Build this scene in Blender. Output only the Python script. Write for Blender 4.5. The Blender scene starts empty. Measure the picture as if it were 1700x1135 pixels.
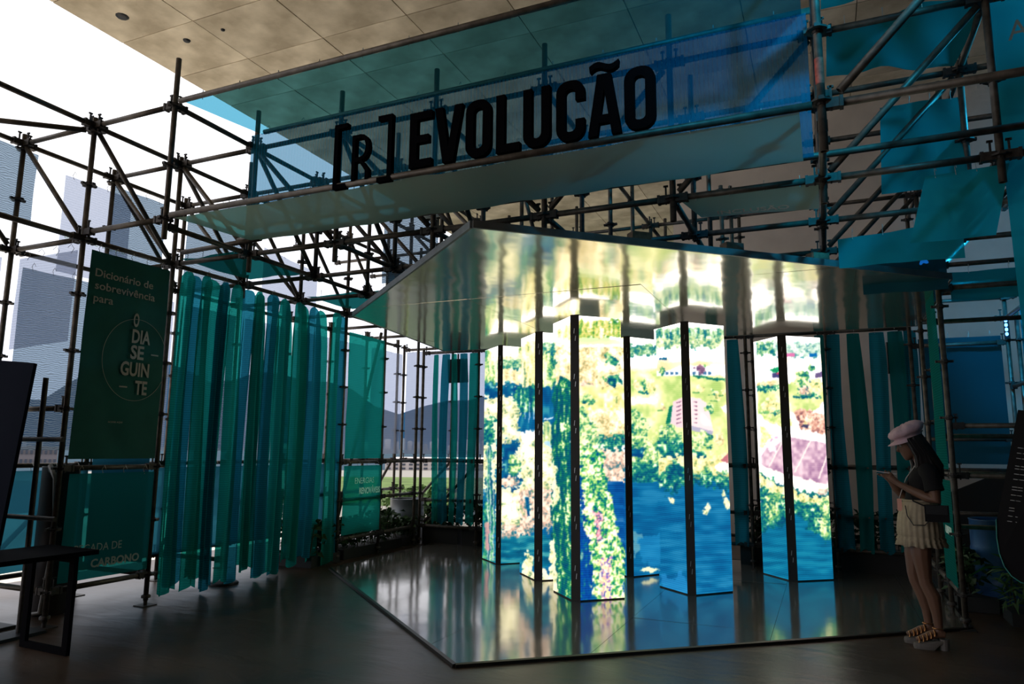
import bpy, bmesh, math, random
import numpy as np
from mathutils import Vector, Matrix, Quaternion

R = random.Random(7)
sc = bpy.context.scene
col = sc.collection
PI = math.pi

# ------------------------------------------------------------------ camera
HC, YAW, PITCH, ROLL, F = 1.55, math.radians(23.7), math.radians(8.6), math.radians(0.5), 1178.0
cam_d = bpy.data.cameras.new('camera')
cam_d.sensor_width = 36.0
cam_d.lens = F / 1700 * 36.0
cam_d.clip_end = 8000
cam = bpy.data.objects.new('camera', cam_d)
col.objects.link(cam)
fw = Vector((-math.sin(YAW) * math.cos(PITCH), math.cos(YAW) * math.cos(PITCH), math.sin(PITCH)))
rt0 = Vector((math.cos(YAW), math.sin(YAW), 0))
up0 = rt0.cross(fw)
rt = rt0 * math.cos(ROLL) + up0 * math.sin(ROLL)
up = up0 * math.cos(ROLL) - rt0 * math.sin(ROLL)
M3 = Matrix((rt, up, -fw)).transposed()
cam.matrix_world = Matrix.Translation((0, 0, HC)) @ M3.to_4x4()
sc.camera = cam

# ------------------------------------------------------------------ world, exposure, lamps
w = bpy.data.worlds.new('overcast_sky')
sc.world = w
w.use_nodes = True
nt = w.node_tree
bg = nt.nodes['Background']
tc = nt.nodes.new('ShaderNodeTexCoord')
sx = nt.nodes.new('ShaderNodeSeparateXYZ')
nt.links.new(tc.outputs['Generated'], sx.inputs[0])
rp = nt.nodes.new('ShaderNodeValToRGB')
rp.color_ramp.elements[0].position = 0.0
rp.color_ramp.elements[0].color = (0.80, 0.83, 0.95, 1)
rp.color_ramp.elements[1].position = 0.55
rp.color_ramp.elements[1].color = (1.0, 1.0, 1.0, 1)
nt.links.new(sx.outputs[2], rp.inputs[0])
nt.links.new(rp.outputs[0], bg.inputs[0])
bg.inputs[1].default_value = 1.6

vs = sc.view_settings
vs.view_transform = 'Standard'
vs.look = 'None'
vs.exposure = 0.0
vs.gamma = 1.0
vs.use_curve_mapping = False
cy = sc.cycles
cy.max_bounces = 8
cy.diffuse_bounces = 4
cy.glossy_bounces = 4
cy.transmission_bounces = 6
cy.transparent_max_bounces = 28
cy.sample_clamp_indirect = 6.0
cy.caustics_reflective = True


def spot(name, loc, target, power, color, ang=70, blend=0.6, size=0.12):
    d = bpy.data.lights.new(name, 'SPOT')
    d.energy = power
    d.color = color
    d.spot_size = math.radians(ang)
    d.spot_blend = blend
    d.shadow_soft_size = size
    o = bpy.data.objects.new(name, d)
    col.objects.link(o)
    o.location = loc
    o.rotation_euler = (Vector(target) - Vector(loc)).to_track_quat('-Z', 'Y').to_euler()
    return o


sd = bpy.data.lights.new('added_hazy_sun', 'SUN')  # added sun: brightens the plaza so light bounces onto the ceiling
sd.energy = 4.2
sd.angle = math.radians(4)
sd.color = (1.0, 0.95, 0.86)
so = bpy.data.objects.new('added_hazy_sun', sd)
col.objects.link(so)
so.rotation_euler = (-Vector((-0.27, -0.05, 0.96))).to_track_quat('-Z', 'Y').to_euler()

BLUE = (0.03, 0.45, 1.0)
spot('blue_stage_light', (1.30, 8.75, 3.75), (3.4, 10.4, 3.5), 300, (0.02, 0.5, 1.0), 120)
spot('blue_stage_light', (2.35, 9.90, 3.25), (3.2, 12.6, 2.9), 16, BLUE, 100)
spot('blue_stage_light', (1.30, 2.20, 5.60), (-0.25, 4.9, 4.25), 800, (0.01, 0.58, 1.0), 48, 1.0)
spot('blue_stage_light', (2.60, 6.60, 4.90), (1.3, 4.9, 4.1), 260, (0.02, 0.55, 1.0), 110)

# ------------------------------------------------------------------ helpers
def P(px, py):
    """unit-ish direction through a photo pixel"""
    return fw * F + rt * (px - 850) + up * (567.5 - py)


def at(px, dist, z=0.0):
    d = P(px, 750)
    h = Vector((d.x, d.y)).normalized() * dist
    return Vector((h.x, h.y, z))


def onx(px, py, x):
    d = P(px, py)
    return Vector((0, 0, HC)) + d * (x / d.x)


def ony(px, py, y):
    d = P(px, py)
    return Vector((0, 0, HC)) + d * (y / d.y)


def mat(name, color=(0.5, 0.5, 0.5), rough=0.6, metal=0.0, spec=0.5, noise=0.0, nscale=8.0, bump=0.0, bscale=40.0, sheen=0.0):
    m = bpy.data.materials.new(name)
    m.use_nodes = True
    n = m.node_tree
    b = n.nodes['Principled BSDF']
    b.inputs['Base Color'].default_value = (*color, 1)
    b.inputs['Roughness'].default_value = rough
    b.inputs['Metallic'].default_value = metal
    b.inputs['Specular IOR Level'].default_value = spec
    tcn = None
    if noise or bump:
        tcn = n.nodes.new('ShaderNodeTexCoord')
    if noise:
        t = n.nodes.new('ShaderNodeTexNoise')
        t.inputs['Scale'].default_value = nscale
        t.inputs['Detail'].default_value = 6
        n.links.new(tcn.outputs['Object'], t.inputs['Vector'])
        r = n.nodes.new('ShaderNodeValToRGB')
        r.color_ramp.elements[0].position = 0.3
        r.color_ramp.elements[1].position = 0.7
        r.color_ramp.elements[0].color = (*[c * (1 - noise) for c in color], 1)
        r.color_ramp.elements[1].color = (*[min(1, c * (1 + noise)) for c in color], 1)
        n.links.new(t.outputs['Fac'], r.inputs[0])
        n.links.new(r.outputs[0], b.inputs['Base Color'])
    if bump:
        t2 = n.nodes.new('ShaderNodeTexNoise')
        t2.inputs['Scale'].default_value = bscale
        n.links.new(tcn.outputs['Object'], t2.inputs['Vector'])
        bp = n.nodes.new('ShaderNodeBump')
        bp.inputs['Strength'].default_value = bump
        bp.inputs['Distance'].default_value = 0.02
        n.links.new(t2.outputs['Fac'], bp.inputs['Height'])
        n.links.new(bp.outputs[0], b.inputs['Normal'])
    return m


def net_mat(name, tint, cover, diff, trans, lines=0.0, ldir='Z', lscale=40.0):
    """woven scaffold netting: part open holes, part coloured thread that reflects and lets light glow through"""
    m = bpy.data.materials.new(name)
    m.use_nodes = True
    n = m.node_tree
    n.nodes.remove(n.nodes['Principled BSDF'])
    out = n.nodes['Material Output']
    tr = n.nodes.new('ShaderNodeBsdfTransparent')
    tr.inputs[0].default_value = (*tint, 1)
    di = n.nodes.new('ShaderNodeBsdfDiffuse')
    di.inputs[0].default_value = (*diff, 1)
    tl = n.nodes.new('ShaderNodeBsdfTranslucent')
    tl.inputs[0].default_value = (*trans, 1)
    m1 = n.nodes.new('ShaderNodeAddShader')
    n.links.new(di.outputs[0], m1.inputs[0])
    n.links.new(tl.outputs[0], m1.inputs[1])
    m2 = n.nodes.new('ShaderNodeMixShader')
    m2.inputs[0].default_value = cover
    n.links.new(tr.outputs[0], m2.inputs[1])
    n.links.new(m1.outputs[0], m2.inputs[2])
    if lines:
        tcn = n.nodes.new('ShaderNodeTexCoord')
        wv = n.nodes.new('ShaderNodeTexWave')
        wv.bands_direction = ldir
        wv.inputs['Scale'].default_value = lscale
        wv.inputs['Distortion'].default_value = 1.5 if lines < 0.3 else 9.0
        wv.inputs['Detail Scale'].default_value = 0.6
        n.links.new(tcn.outputs['Object'], wv.inputs['Vector'])
        ma = n.nodes.new('ShaderNodeMapRange')
        ma.inputs[3].default_value = max(0, cover - lines)
        ma.inputs[4].default_value = min(1, cover + lines)
        n.links.new(wv.outputs['Fac'], ma.inputs[0])
        n.links.new(ma.outputs[0], m2.inputs[0])
    n.links.new(m2.outputs[0], out.inputs[0])
    return m


def emit_mat(name, color, strength):
    m = bpy.data.materials.new(name)
    m.use_nodes = True
    n = m.node_tree
    n.nodes.remove(n.nodes['Principled BSDF'])
    e = n.nodes.new('ShaderNodeEmission')
    e.inputs[0].default_value = (*color, 1)
    e.inputs[1].default_value = strength
    n.links.new(e.outputs[0], n.nodes['Material Output'].inputs[0])
    return m


def wpos(o):
    v = Vector((0, 0, 0))
    while o is not None:
        v = v + Vector(o.location)
        o = o.parent
    return v


def tag(o, label=None, cat=None, group=None, kind=None):
    if label: o['label'] = label
    if cat: o['category'] = cat
    if group: o['group'] = group
    if kind: o['kind'] = kind
    return o


def thing(name, label, cat, loc=(0, 0, 0), group=None):
    o = bpy.data.objects.new(name, None)
    col.objects.link(o)
    o.location = loc
    o.empty_display_size = 0.1
    return tag(o, label, cat, group)


class MB:
    """collects polygons (world coordinates) and links them as one mesh object"""
    def __init__(s):
        s.v, s.f, s.sm = [], [], []

    def add(s, vs_, fs_, smooth=False):
        b = len(s.v)
        s.v += [tuple(p) for p in vs_]
        s.f += [tuple(b + i for i in f) for f in fs_]
        s.sm += [smooth] * len(fs_)
        return s

    def box(s, c, size, rot=None):
        hx, hy, hz = size[0] / 2, size[1] / 2, size[2] / 2
        vs_ = [Vector((x, y, z)) for x in (-hx, hx) for y in (-hy, hy) for z in (-hz, hz)]
        if rot is not None: vs_ = [rot @ p for p in vs_]
        c = Vector(c)
        return s.add([p + c for p in vs_], [(0, 1, 3, 2), (4, 6, 7, 5), (0, 4, 5, 1), (2, 3, 7, 6), (0, 2, 6, 4), (1, 5, 7, 3)])

    def bar(s, a, b, wd, ht=None):
        a, b = Vector(a), Vector(b)
        d = b - a
        q = d.to_track_quat('Z', 'Y').to_matrix()
        return s.box((a + b) / 2, (wd, ht or wd, d.length), q)

    def tube(s, pts, rad, n=8, caps=True, smooth=True):
        pts = [Vector(p) for p in pts]
        rads = rad if isinstance(rad, (list, tuple)) else [rad] * len(pts)
        rings = []
        prev = None
        for i, p in enumerate(pts):
            d = (pts[min(i + 1, len(pts) - 1)] - pts[max(i - 1, 0)]).normalized()
            if prev is None:
                a = d.orthogonal().normalized()
            else:
                a = (prev - d * prev.dot(d)).normalized()
            prev = a
            bq = d.cross(a)
            rings.append([p + (a * math.cos(2 * PI * k / n) + bq * math.sin(2 * PI * k / n)) * rads[i] for k in range(n)])
        vs_ = [p for r in rings for p in r]
        fs_ = []
        for i in range(len(rings) - 1):
            for k in range(n):
                fs_.append((i * n + k, i * n + (k + 1) % n, (i + 1) * n + (k + 1) % n, (i + 1) * n + k))
        s.add(vs_, fs_, smooth)
        if caps:
            s.add(rings[0][::-1], [tuple(range(n))])
            s.add(rings[-1], [tuple(range(n))])
        return s

    def loft(s, rings, caps=True, smooth=True, closed=True):
        n = len(rings[0])
        vs_ = [p for r in rings for p in r]
        fs_ = []
        for i in range(len(rings) - 1):
            for k in range(n if closed else n - 1):
                fs_.append((i * n + k, i * n + (k + 1) % n, (i + 1) * n + (k + 1) % n, (i + 1) * n + k))
        s.add(vs_, fs_, smooth)
        if caps and closed:
            s.add(rings[0][::-1], [tuple(range(n))], smooth)
            s.add(rings[-1], [tuple(range(n))], smooth)
        return s

    def lathe(s, c, prof, n=24, smooth=True):
        c = Vector(c)
        rings = [[c + Vector((r * math.cos(2 * PI * k / n), r * math.sin(2 * PI * k / n), z)) for k in range(n)] for r, z in prof]
        return s.loft(rings, True, smooth)

    def prism(s, poly, z0, z1):
        n = len(poly)
        a = sum(poly[i][0] * poly[(i + 1) % n][1] - poly[(i + 1) % n][0] * poly[i][1] for i in range(n))
        if a < 0: poly = poly[::-1]
        vs_ = [(x, y, z0) for x, y in poly] + [(x, y, z1) for x, y in poly]
        fs_ = [tuple(range(n))[::-1], tuple(range(n, 2 * n))] + [(i, (i + 1) % n, n + (i + 1) % n, n + i) for i in range(n)]
        return s.add(vs_, fs_)

    def build(s, name, m, parent=None):
        o0 = wpos(parent) if parent is not None else Vector((0, 0, 0))
        me = bpy.data.meshes.new(name)
        me.from_pydata([(p[0] - o0.x, p[1] - o0.y, p[2] - o0.z) for p in s.v], [], s.f)
        if any(s.sm): me.polygons.foreach_set('use_smooth', s.sm)
        me.materials.append(m)
        o = bpy.data.objects.new(name, me)
        col.objects.link(o)
        if parent is not None: o.parent = parent
        return o


def shared(name, me, loc, parent=None, rot=None):
    """an object on an existing mesh, placed in world coordinates"""
    o = bpy.data.objects.new(name, me)
    col.objects.link(o)
    if parent is not None:
        o.parent = parent
    o.location = Vector(loc) - (wpos(parent) if parent is not None else Vector((0, 0, 0)))
    if rot is not None:
        o.rotation_mode = 'QUATERNION'
        o.rotation_quaternion = rot
    return o


def mesh_only(mb, name, m):
    o = mb.build(name, m)
    me = o.data
    bpy.data.objects.remove(o)
    return me


def dup(root, delta=None, label=None, group=None):
    r = root.copy()
    col.objects.link(r)
    if delta is not None: r.location = Vector(r.location) + Vector(delta)
    if label: r['label'] = label
    if group: r['group'] = group
    for ch in list(root.children):
        c = ch.copy()
        col.objects.link(c)
        c.parent = r
        for g in list(ch.children):
            d = g.copy()
            col.objects.link(d)
            d.parent = c
    return r


# ------------------------------------------------------------------ materials
m_steel = mat('scaffold_steel', (0.115, 0.095, 0.078), 0.5, 0.45, 0.4, 0.4, 14.0)
m_steel_d = mat('clamp_steel', (0.06, 0.05, 0.045), 0.55, 0.5, 0.4, 0.3, 30.0)
m_black = mat('black_metal', (0.012, 0.012, 0.014), 0.5, 0.2)
m_letter = mat('black_letter_board', (0.004, 0.004, 0.005), 0.95, 0, 0.0)
m_teal = net_mat('teal_net', (0.014, 0.235, 0.20), 0.58, (0.010, 0.17, 0.145), (0.008, 0.25, 0.21), 0.09, 'Z', 13)
m_teal2 = net_mat('blue_teal_net', (0.018, 0.17, 0.24), 0.58, (0.010, 0.13, 0.165), (0.010, 0.17, 0.23), 0.11, 'Z', 13)
m_tealdk = net_mat('dark_teal_net', (0.010, 0.12, 0.125), 0.60, (0.010, 0.17, 0.17), (0.006, 0.085, 0.085))
m_front = net_mat('sign_net', (0.13, 0.41, 0.55), 0.16, (0.02, 0.30, 0.37), (0.02, 0.22, 0.28))
m_front2 = net_mat('sign_back_net', (0.22, 0.38, 0.50), 0.30, (0.012, 0.20, 0.34), (0.03, 0.12, 0.18), 0.012, 'X', 9)
m_tealr = net_mat('crumpled_teal_net', (0.012, 0.20, 0.23), 0.62, (0.012, 0.30, 0.34), (0.008, 0.16, 0.18))
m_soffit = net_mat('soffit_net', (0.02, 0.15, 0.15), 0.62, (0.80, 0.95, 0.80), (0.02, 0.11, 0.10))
m_white = net_mat('pale_net', (0.56, 0.60, 0.70), 0.42, (0.25, 0.28, 0.34), (0.20, 0.21, 0.25), 0.06, 'Z', 12)
m_greyn = net_mat('grey_net', (0.27, 0.35, 0.43), 0.5, (0.06, 0.08, 0.11), (0.10, 0.13, 0.16), 0.31, 'Z', 15)
m_bluen = net_mat('blue_net', (0.014, 0.09, 0.13), 0.68, (0.008, 0.055, 0.075), (0.012, 0.075, 0.115))
m_banner = mat('green_banner_cloth', (0.013, 0.125, 0.107), 0.75, 0, 0.3, 0.15, 3.0, 0.25, 3.0)
m_print = mat('pale_banner_print', (0.52, 0.50, 0.46), 0.8)
m_printn = net_mat('pale_net_print', (0.4, 0.5, 0.48), 0.85, (0.62, 0.64, 0.60), (0.72, 0.80, 0.74))
m_printw = mat('white_net_print', (0.95, 0.9, 0.85), 0.8)
m_print2 = mat('grey_net_print', (0.34, 0.44, 0.42), 0.8)
m_tie = mat('pale_cable_tie', (0.45, 0.45, 0.42), 0.5)

# concrete floor
m_floor = bpy.data.materials.new('polished_concrete_floor')
m_floor.use_nodes = True
n = m_floor.node_tree
b = n.nodes['Principled BSDF']
tcn = n.nodes.new('ShaderNodeTexCoord')
t1 = n.nodes.new('ShaderNodeTexNoise'); t1.inputs['Scale'].default_value = 0.9; t1.inputs['Detail'].default_value = 9; t1.inputs['Distortion'].default_value = 1.2
n.links.new(tcn.outputs['Object'], t1.inputs['Vector'])
r1 = n.nodes.new('ShaderNodeValToRGB')
r1.color_ramp.elements[0].position = 0.32; r1.color_ramp.elements[0].color = (0.034, 0.019, 0.0115, 1)
r1.color_ramp.elements[1].position = 0.72; r1.color_ramp.elements[1].color = (0.090, 0.054, 0.034, 1)
n.links.new(t1.outputs['Fac'], r1.inputs[0]); n.links.new(r1.outputs[0], b.inputs['Base Color'])
r2 = n.nodes.new('ShaderNodeMapRange'); r2.inputs[3].default_value = 0.22; r2.inputs[4].default_value = 0.48
n.links.new(t1.outputs['Fac'], r2.inputs[0]); n.links.new(r2.outputs[0], b.inputs['Roughness'])
mpf = n.nodes.new('ShaderNodeMapping'); mpf.inputs['Scale'].default_value = (1.0, 2.6, 1.0); mpf.inputs['Rotation'].default_value = (0, 0, 0.5)
n.links.new(tcn.outputs['Object'], mpf.inputs['Vector'])
tf = n.nodes.new('ShaderNodeTexNoise'); tf.inputs['Scale'].default_value = 1.5; tf.inputs['Detail'].default_value = 5; tf.inputs['Distortion'].default_value = 0.8
n.links.new(mpf.outputs[0], tf.inputs['Vector'])
bp = n.nodes.new('ShaderNodeBump'); bp.inputs['Strength'].default_value = 0.26; bp.inputs['Distance'].default_value = 0.04
n.links.new(tf.outputs['Fac'], bp.inputs['Height']); n.links.new(bp.outputs[0], b.inputs['Normal'])
b.inputs['Specular IOR Level'].default_value = 0.35

# stage floor: dark glossy sheet
m_stage = bpy.data.materials.new('glossy_stage_sheet')
m_stage.use_nodes = True
n = m_stage.node_tree
b = n.nodes['Principled BSDF']
b.inputs['Base Color'].default_value = (0.40, 0.37, 0.335, 1)
b.inputs['Metallic'].default_value = 0.86
tcn = n.nodes.new('ShaderNodeTexCoord')
t1 = n.nodes.new('ShaderNodeTexNoise'); t1.inputs['Scale'].default_value = 3.0; t1.inputs['Detail'].default_value = 8
n.links.new(tcn.outputs['Object'], t1.inputs['Vector'])
r2 = n.nodes.new('ShaderNodeMapRange'); r2.inputs[3].default_value = 0.075; r2.inputs[4].default_value = 0.16
n.links.new(t1.outputs['Fac'], r2.inputs[0]); n.links.new(r2.outputs[0], b.inputs['Roughness'])
t3 = n.nodes.new('ShaderNodeTexNoise'); t3.inputs['Scale'].default_value = 1.6
n.links.new(tcn.outputs['Object'], t3.inputs['Vector'])
bp = n.nodes.new('ShaderNodeBump'); bp.inputs['Strength'].default_value = 0.06; bp.inputs['Distance'].default_value = 0.05
n.links.new(t3.outputs['Fac'], bp.inputs['Height']); n.links.new(bp.outputs[0], b.inputs['Normal'])
g2 = n.nodes.new('ShaderNodeBsdfAnisotropic'); g2.inputs['Roughness'].default_value = 0.5; g2.inputs['Color'].default_value = (0.42, 0.37, 0.32, 1)
mx = n.nodes.new('ShaderNodeMixShader'); mx.inputs[0].default_value = 0.09
n.links.new(b.outputs[0], mx.inputs[1]); n.links.new(g2.outputs[0], mx.inputs[2]); n.links.new(mx.outputs[0], n.nodes['Material Output'].inputs[0])

# mirror foil of the canopy
m_foil = bpy.data.materials.new('mirror_foil')
m_foil.use_nodes = True
n = m_foil.node_tree
b = n.nodes['Principled BSDF']
b.inputs['Base Color'].default_value = (0.84, 0.79, 0.66, 1)
b.inputs['Metallic'].default_value = 1.0
b.inputs['Roughness'].default_value = 0.13
tcn = n.nodes.new('ShaderNodeTexCoord')
mp = n.nodes.new('ShaderNodeMapping'); mp.inputs['Scale'].default_value = (1.6, 1.0, 1); mp.inputs['Rotation'].default_value = (0, 0, -0.35)
n.links.new(tcn.outputs['Object'], mp.inputs['Vector'])
t1 = n.nodes.new('ShaderNodeTexNoise'); t1.inputs['Scale'].default_value = 1.5; t1.inputs['Detail'].default_value = 2
n.links.new(mp.outputs[0], t1.inputs['Vector'])
bp = n.nodes.new('ShaderNodeBump'); bp.inputs['Strength'].default_value = 0.17; bp.inputs['Distance'].default_value = 0.04
n.links.new(t1.outputs['Fac'], bp.inputs['Height']); n.links.new(bp.outputs[0], b.inputs['Normal'])
g2 = n.nodes.new('ShaderNodeBsdfAnisotropic'); g2.inputs['Roughness'].default_value = 0.55; g2.inputs['Color'].default_value = (0.8, 0.74, 0.66, 1)
mx = n.nodes.new('ShaderNodeMixShader'); mx.inputs[0].default_value = 0.10
n.links.new(b.outputs[0], mx.inputs[1]); n.links.new(g2.outputs[0], mx.inputs[2]); n.links.new(mx.outputs[0], n.nodes['Material Output'].inputs[0])
m_fascia = mat('brushed_fascia', (0.20, 0.21, 0.21), 0.45, 0.6, 0.5, 0.2, 6)

# ceiling concrete
m_ceil = bpy.data.materials.new('cast_concrete_soffit')
m_ceil.use_nodes = True
n = m_ceil.node_tree
b = n.nodes['Principled BSDF']
b.inputs['Roughness'].default_value = 0.9
tcn = n.nodes.new('ShaderNodeTexCoord')
oi = n.nodes.new('ShaderNodeObjectInfo')
t1 = n.nodes.new('ShaderNodeTexNoise'); t1.inputs['Scale'].default_value = 1.4; t1.inputs['Detail'].default_value = 10
n.links.new(tcn.outputs['Object'], t1.inputs['Vector'])
r1 = n.nodes.new('ShaderNodeValToRGB')
r1.color_ramp.elements[0].position = 0.38; r1.color_ramp.elements[0].color = (0.44, 0.36, 0.25, 1)
r1.color_ramp.elements[1].position = 0.64; r1.color_ramp.elements[1].color = (0.74, 0.63, 0.47, 1)
n.links.new(t1.outputs['Fac'], r1.inputs[0])
hs = n.nodes.new('ShaderNodeHueSaturation')
mr = n.nodes.new('ShaderNodeMapRange'); mr.inputs[3].default_value = 0.86; mr.inputs[4].default_value = 1.06
n.links.new(oi.outputs['Random'], mr.inputs[0]); n.links.new(mr.outputs[0], hs.inputs['Value'])
n.links.new(r1.outputs[0], hs.inputs['Color']); n.links.new(hs.outputs[0], b.inputs['Base Color'])

m_wall = mat('pale_museum_wall', (0.72, 0.62, 0.53), 0.85, 0, 0.3, 0.12, 1.5)
m_dwall = mat('dark_matt_surface', (0.05, 0.045, 0.04), 0.9)
m_plaza = mat('outdoor_paving', (0.66, 0.61, 0.54), 0.85, 0, 0.3, 0.15, 0.5)
m_lawn = mat('lawn', (0.085, 0.13, 0.035), 0.95, 0, 0.2, 0.3, 0.5)
m_water = mat('bay_water', (0.035, 0.06, 0.085), 0.95, 0, 0.02, 0.1, 0.05)
m_wbuild = mat('white_building_render', (0.46, 0.41, 0.40), 0.9)
m_glass_d = mat('dark_window_glass', (0.05, 0.06, 0.085), 0.25)
m_haze1 = mat('hazy_hillside', (0.010, 0.040, 0.085), 1.0, 0, 0.0, 0.12, 0.004)  # blue distance haze is put into the hill colour
m_roofd = mat('dark_flat_roof', (0.10, 0.09, 0.09), 0.9)

# ------------------------------------------------------------------ the setting
fl = MB().prism([(-8.6, -14), (13, -14), (13, 17), (-2.6, 17), (-2.6, 12.2), (-8.6, 12.2)], -0.25, 0.0).build('floor', m_floor)
tag(fl, 'dark polished concrete floor of the covered terrace', None, None, 'structure')
gd = MB().prism([(-20, 14.6), (40, 14.6), (40, 60), (-60, 60), (-60, 24), (-20, 24)], -0.6, -0.275).build('terrain', mat('darkened_outdoor_paving', (0.20, 0.185, 0.17), 0.9))  # paving colour darkened so less light bounces up to the ceiling
tag(gd, 'paved ground beyond the back of the terrace, darkened to cut bounced light', None, None, 'structure')
gr = MB().prism([(-20, -40), (-8.9, -40), (-8.9, 14.55), (-20, 14.55)], -0.6, -0.27).build('ground', m_plaza)
tag(gr, 'pale paved plaza outside the terrace', None, None, 'structure')

# ceiling slab with cast panels as parts
ZC = 8.0
XE = -10.1
ceil = MB().prism([(XE, -16), (16, -16), (16, 44), (XE, 44)], ZC + 0.05, ZC + 0.9).build('ceiling', m_ceil)
tag(ceil, 'tan cast concrete slab over the terrace', None, None, 'structure')
pw, ph = 1.55, 1.15
k = 0
pm = MB()
pmesh = mesh_only(MB().add([(0.008, 0.008, 0), (pw - 0.008, 0.008, 0), (pw - 0.008, ph - 0.008, 0), (0.008, ph - 0.008, 0), (0.0, 0.0, 0.05), (pw, 0, 0.05), (pw, ph, 0.05), (0, ph, 0.05)],
                           [(3, 2, 1, 0), (0, 1, 5, 4), (1, 2, 6, 5), (2, 3, 7, 6), (3, 0, 4, 7)]), 'concrete_panel', m_ceil)
for ix in range(0, 14):
    for iy in range(0, 21):
        if k >= 294: break
        x, y = XE + ix * pw, 2.6 + iy * ph
        shared('concrete_panel', pmesh, (x, y, ZC + R.uniform(-0.004, 0.004)), ceil)
        k += 1
# two rusty drain holes in the slab
for px, py, r in ((203, 28, 0.10), (310, 68, 0.06), (370, 50, 0.035)):
    d = P(px, py); t = (ZC - 0.012 - HC) / d.z
    c = Vector((0, 0, HC)) + d * t
    MB().lathe((c.x, c.y, ZC - 0.03), [(r * 0.3, 0), (r * 0.8, 0.008), (r, 0.03)], 10).build('drain_hole', m_black, ceil)

wb = MB().prism([(-2.6, 14.0), (13, 14.0), (13, 14.4), (-2.6, 14.4)], 0, ZC).build('wall_back', m_wall)
tag(wb, 'pale museum wall behind the scaffold', None, None, 'structure')
wr = MB().prism([(12.6, -14), (13, -14), (13, 14), (12.6, 14)], 0, ZC).build('added_wall_right', m_dwall)  # unseen wall, added to block light from the right
tag(wr, 'dark side wall added out of view to keep daylight out', None, None, 'structure')
wf = MB().prism([(-9, -14.4), (13, -14.4), (13, -14), (-9, -14)], 0, ZC).build('added_wall_front', m_dwall)  # unseen wall, added so no light enters from behind the camera
tag(wf, 'dark wall added behind the viewer to keep daylight out', None, None, 'structure')

# ---- outside: lawn, low white building, bay, skyline, hills
lw = MB()
c0, c1, c2, c3 = at(560, 24), at(1250, 24), at(1250, 46), at(560, 46)
lw.prism([(c0.x, c0.y), (c1.x, c1.y), (c2.x, c2.y), (c3.x, c3.y)], -0.27, -0.2)
tag(lw.build('lawn', m_lawn), 'green lawn strip in front of the white building outside', None, None, 'structure')
wt = MB()
wt.prism([(-400, -60), (-20.05, -60), (-20.05, 24), (-60.05, 24), (-60.05, 60), (-400, 60)], -0.6, -0.4)
c0, c1, c2, c3 = at(-900, 70), at(1500, 100), at(1500, 4000), at(-900, 4000)
wt.prism([(c0.x, c0.y), (c1.x, c1.y), (c2.x, c2.y), (c3.x, c3.y)], -0.30, -0.26)
tag(wt.build('water', m_water), 'grey blue water of the bay', None, None, 'structure')


def local_frame(px, dist, z=0):
    """origin and axes of something facing the terrace at a far bearing"""
    o = at(px, dist, z)
    f = Vector((o.x, o.y, 0)).normalized()
    r = Vector((f.y, -f.x, 0))
    return o, r, f


def far_building(px0, px1, dist, top_py, depth, label, m, name='apartment_tower', rows=0, cols=0, base=-0.3, cat='building', group=None):
    a, b_ = at(px0, dist), at(px1, dist)
    f = Vector(((a + b_).x, (a + b_).y, 0)).normalized()
    r = (b_ - a).normalized()
    d = P((px0 + px1) / 2, top_py)
    h = HC + d.z / math.hypot(d.x, d.y) * dist
    root = thing(name, label, cat, ((a + b_) / 2 + Vector((0, 0, base))), group)
    poly = [(a.x, a.y), (b_.x, b_.y), (b_.x + f.x * depth, b_.y + f.y * depth), (a.x + f.x * depth, a.y + f.y * depth)]
    MB().prism(poly, base, h).build('wall_block', m, root)
    pr = [(p[0] * 1.0, p[1]) for p in poly]
    rb = MB()
    ca = (a + b_) / 2 + f * depth / 2
    rb.box((ca.x, ca.y, h + (h - base) * 0.02), ((b_ - a).length * 0.5, depth * 0.5, (h - base) * 0.05), Matrix((r, f, Vector((0, 0, 1)))).transposed())
    rb.build('roof_block', m, root)
    W_ = (b_ - a).length
    if rows:
        q = Matrix((r, f, Vector((0, 0, 1)))).transposed()
        ww, wh = W_ / cols * 0.5, (h - base) / rows * 0.45
        for j in range(rows):
            for i in range(cols):
                p = a + r * (W_ * (i + 0.5) / cols) - f * 0.03
                z = base + (h - base) * (j + 0.55) / rows
                MB().box((p.x, p.y, z), (ww, 0.12, wh), q).build('window', m_glass_d, root)
    return root


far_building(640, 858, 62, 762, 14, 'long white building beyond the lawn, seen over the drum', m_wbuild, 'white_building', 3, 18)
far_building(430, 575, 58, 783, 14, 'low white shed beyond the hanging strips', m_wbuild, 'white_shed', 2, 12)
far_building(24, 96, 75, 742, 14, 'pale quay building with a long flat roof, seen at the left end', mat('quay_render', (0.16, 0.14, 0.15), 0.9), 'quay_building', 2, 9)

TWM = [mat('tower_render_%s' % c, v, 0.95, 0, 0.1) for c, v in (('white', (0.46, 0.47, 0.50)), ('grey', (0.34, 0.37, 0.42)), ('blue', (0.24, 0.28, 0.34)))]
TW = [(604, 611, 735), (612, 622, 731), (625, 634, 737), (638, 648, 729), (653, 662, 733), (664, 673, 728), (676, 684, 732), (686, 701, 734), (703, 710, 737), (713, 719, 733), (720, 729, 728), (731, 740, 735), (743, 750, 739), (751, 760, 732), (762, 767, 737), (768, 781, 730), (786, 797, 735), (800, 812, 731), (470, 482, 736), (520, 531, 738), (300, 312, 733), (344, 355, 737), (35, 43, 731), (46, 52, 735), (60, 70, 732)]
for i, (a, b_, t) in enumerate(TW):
    far_building(a, b_, 900 + 37 * (i % 5), t, 40, '%s apartment tower of the far skyline, number %d from the right' % (['pale', 'grey', 'bluish'][i % 3], 0), TWM[i % 3], 'apartment_tower', base=-0.3)
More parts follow.
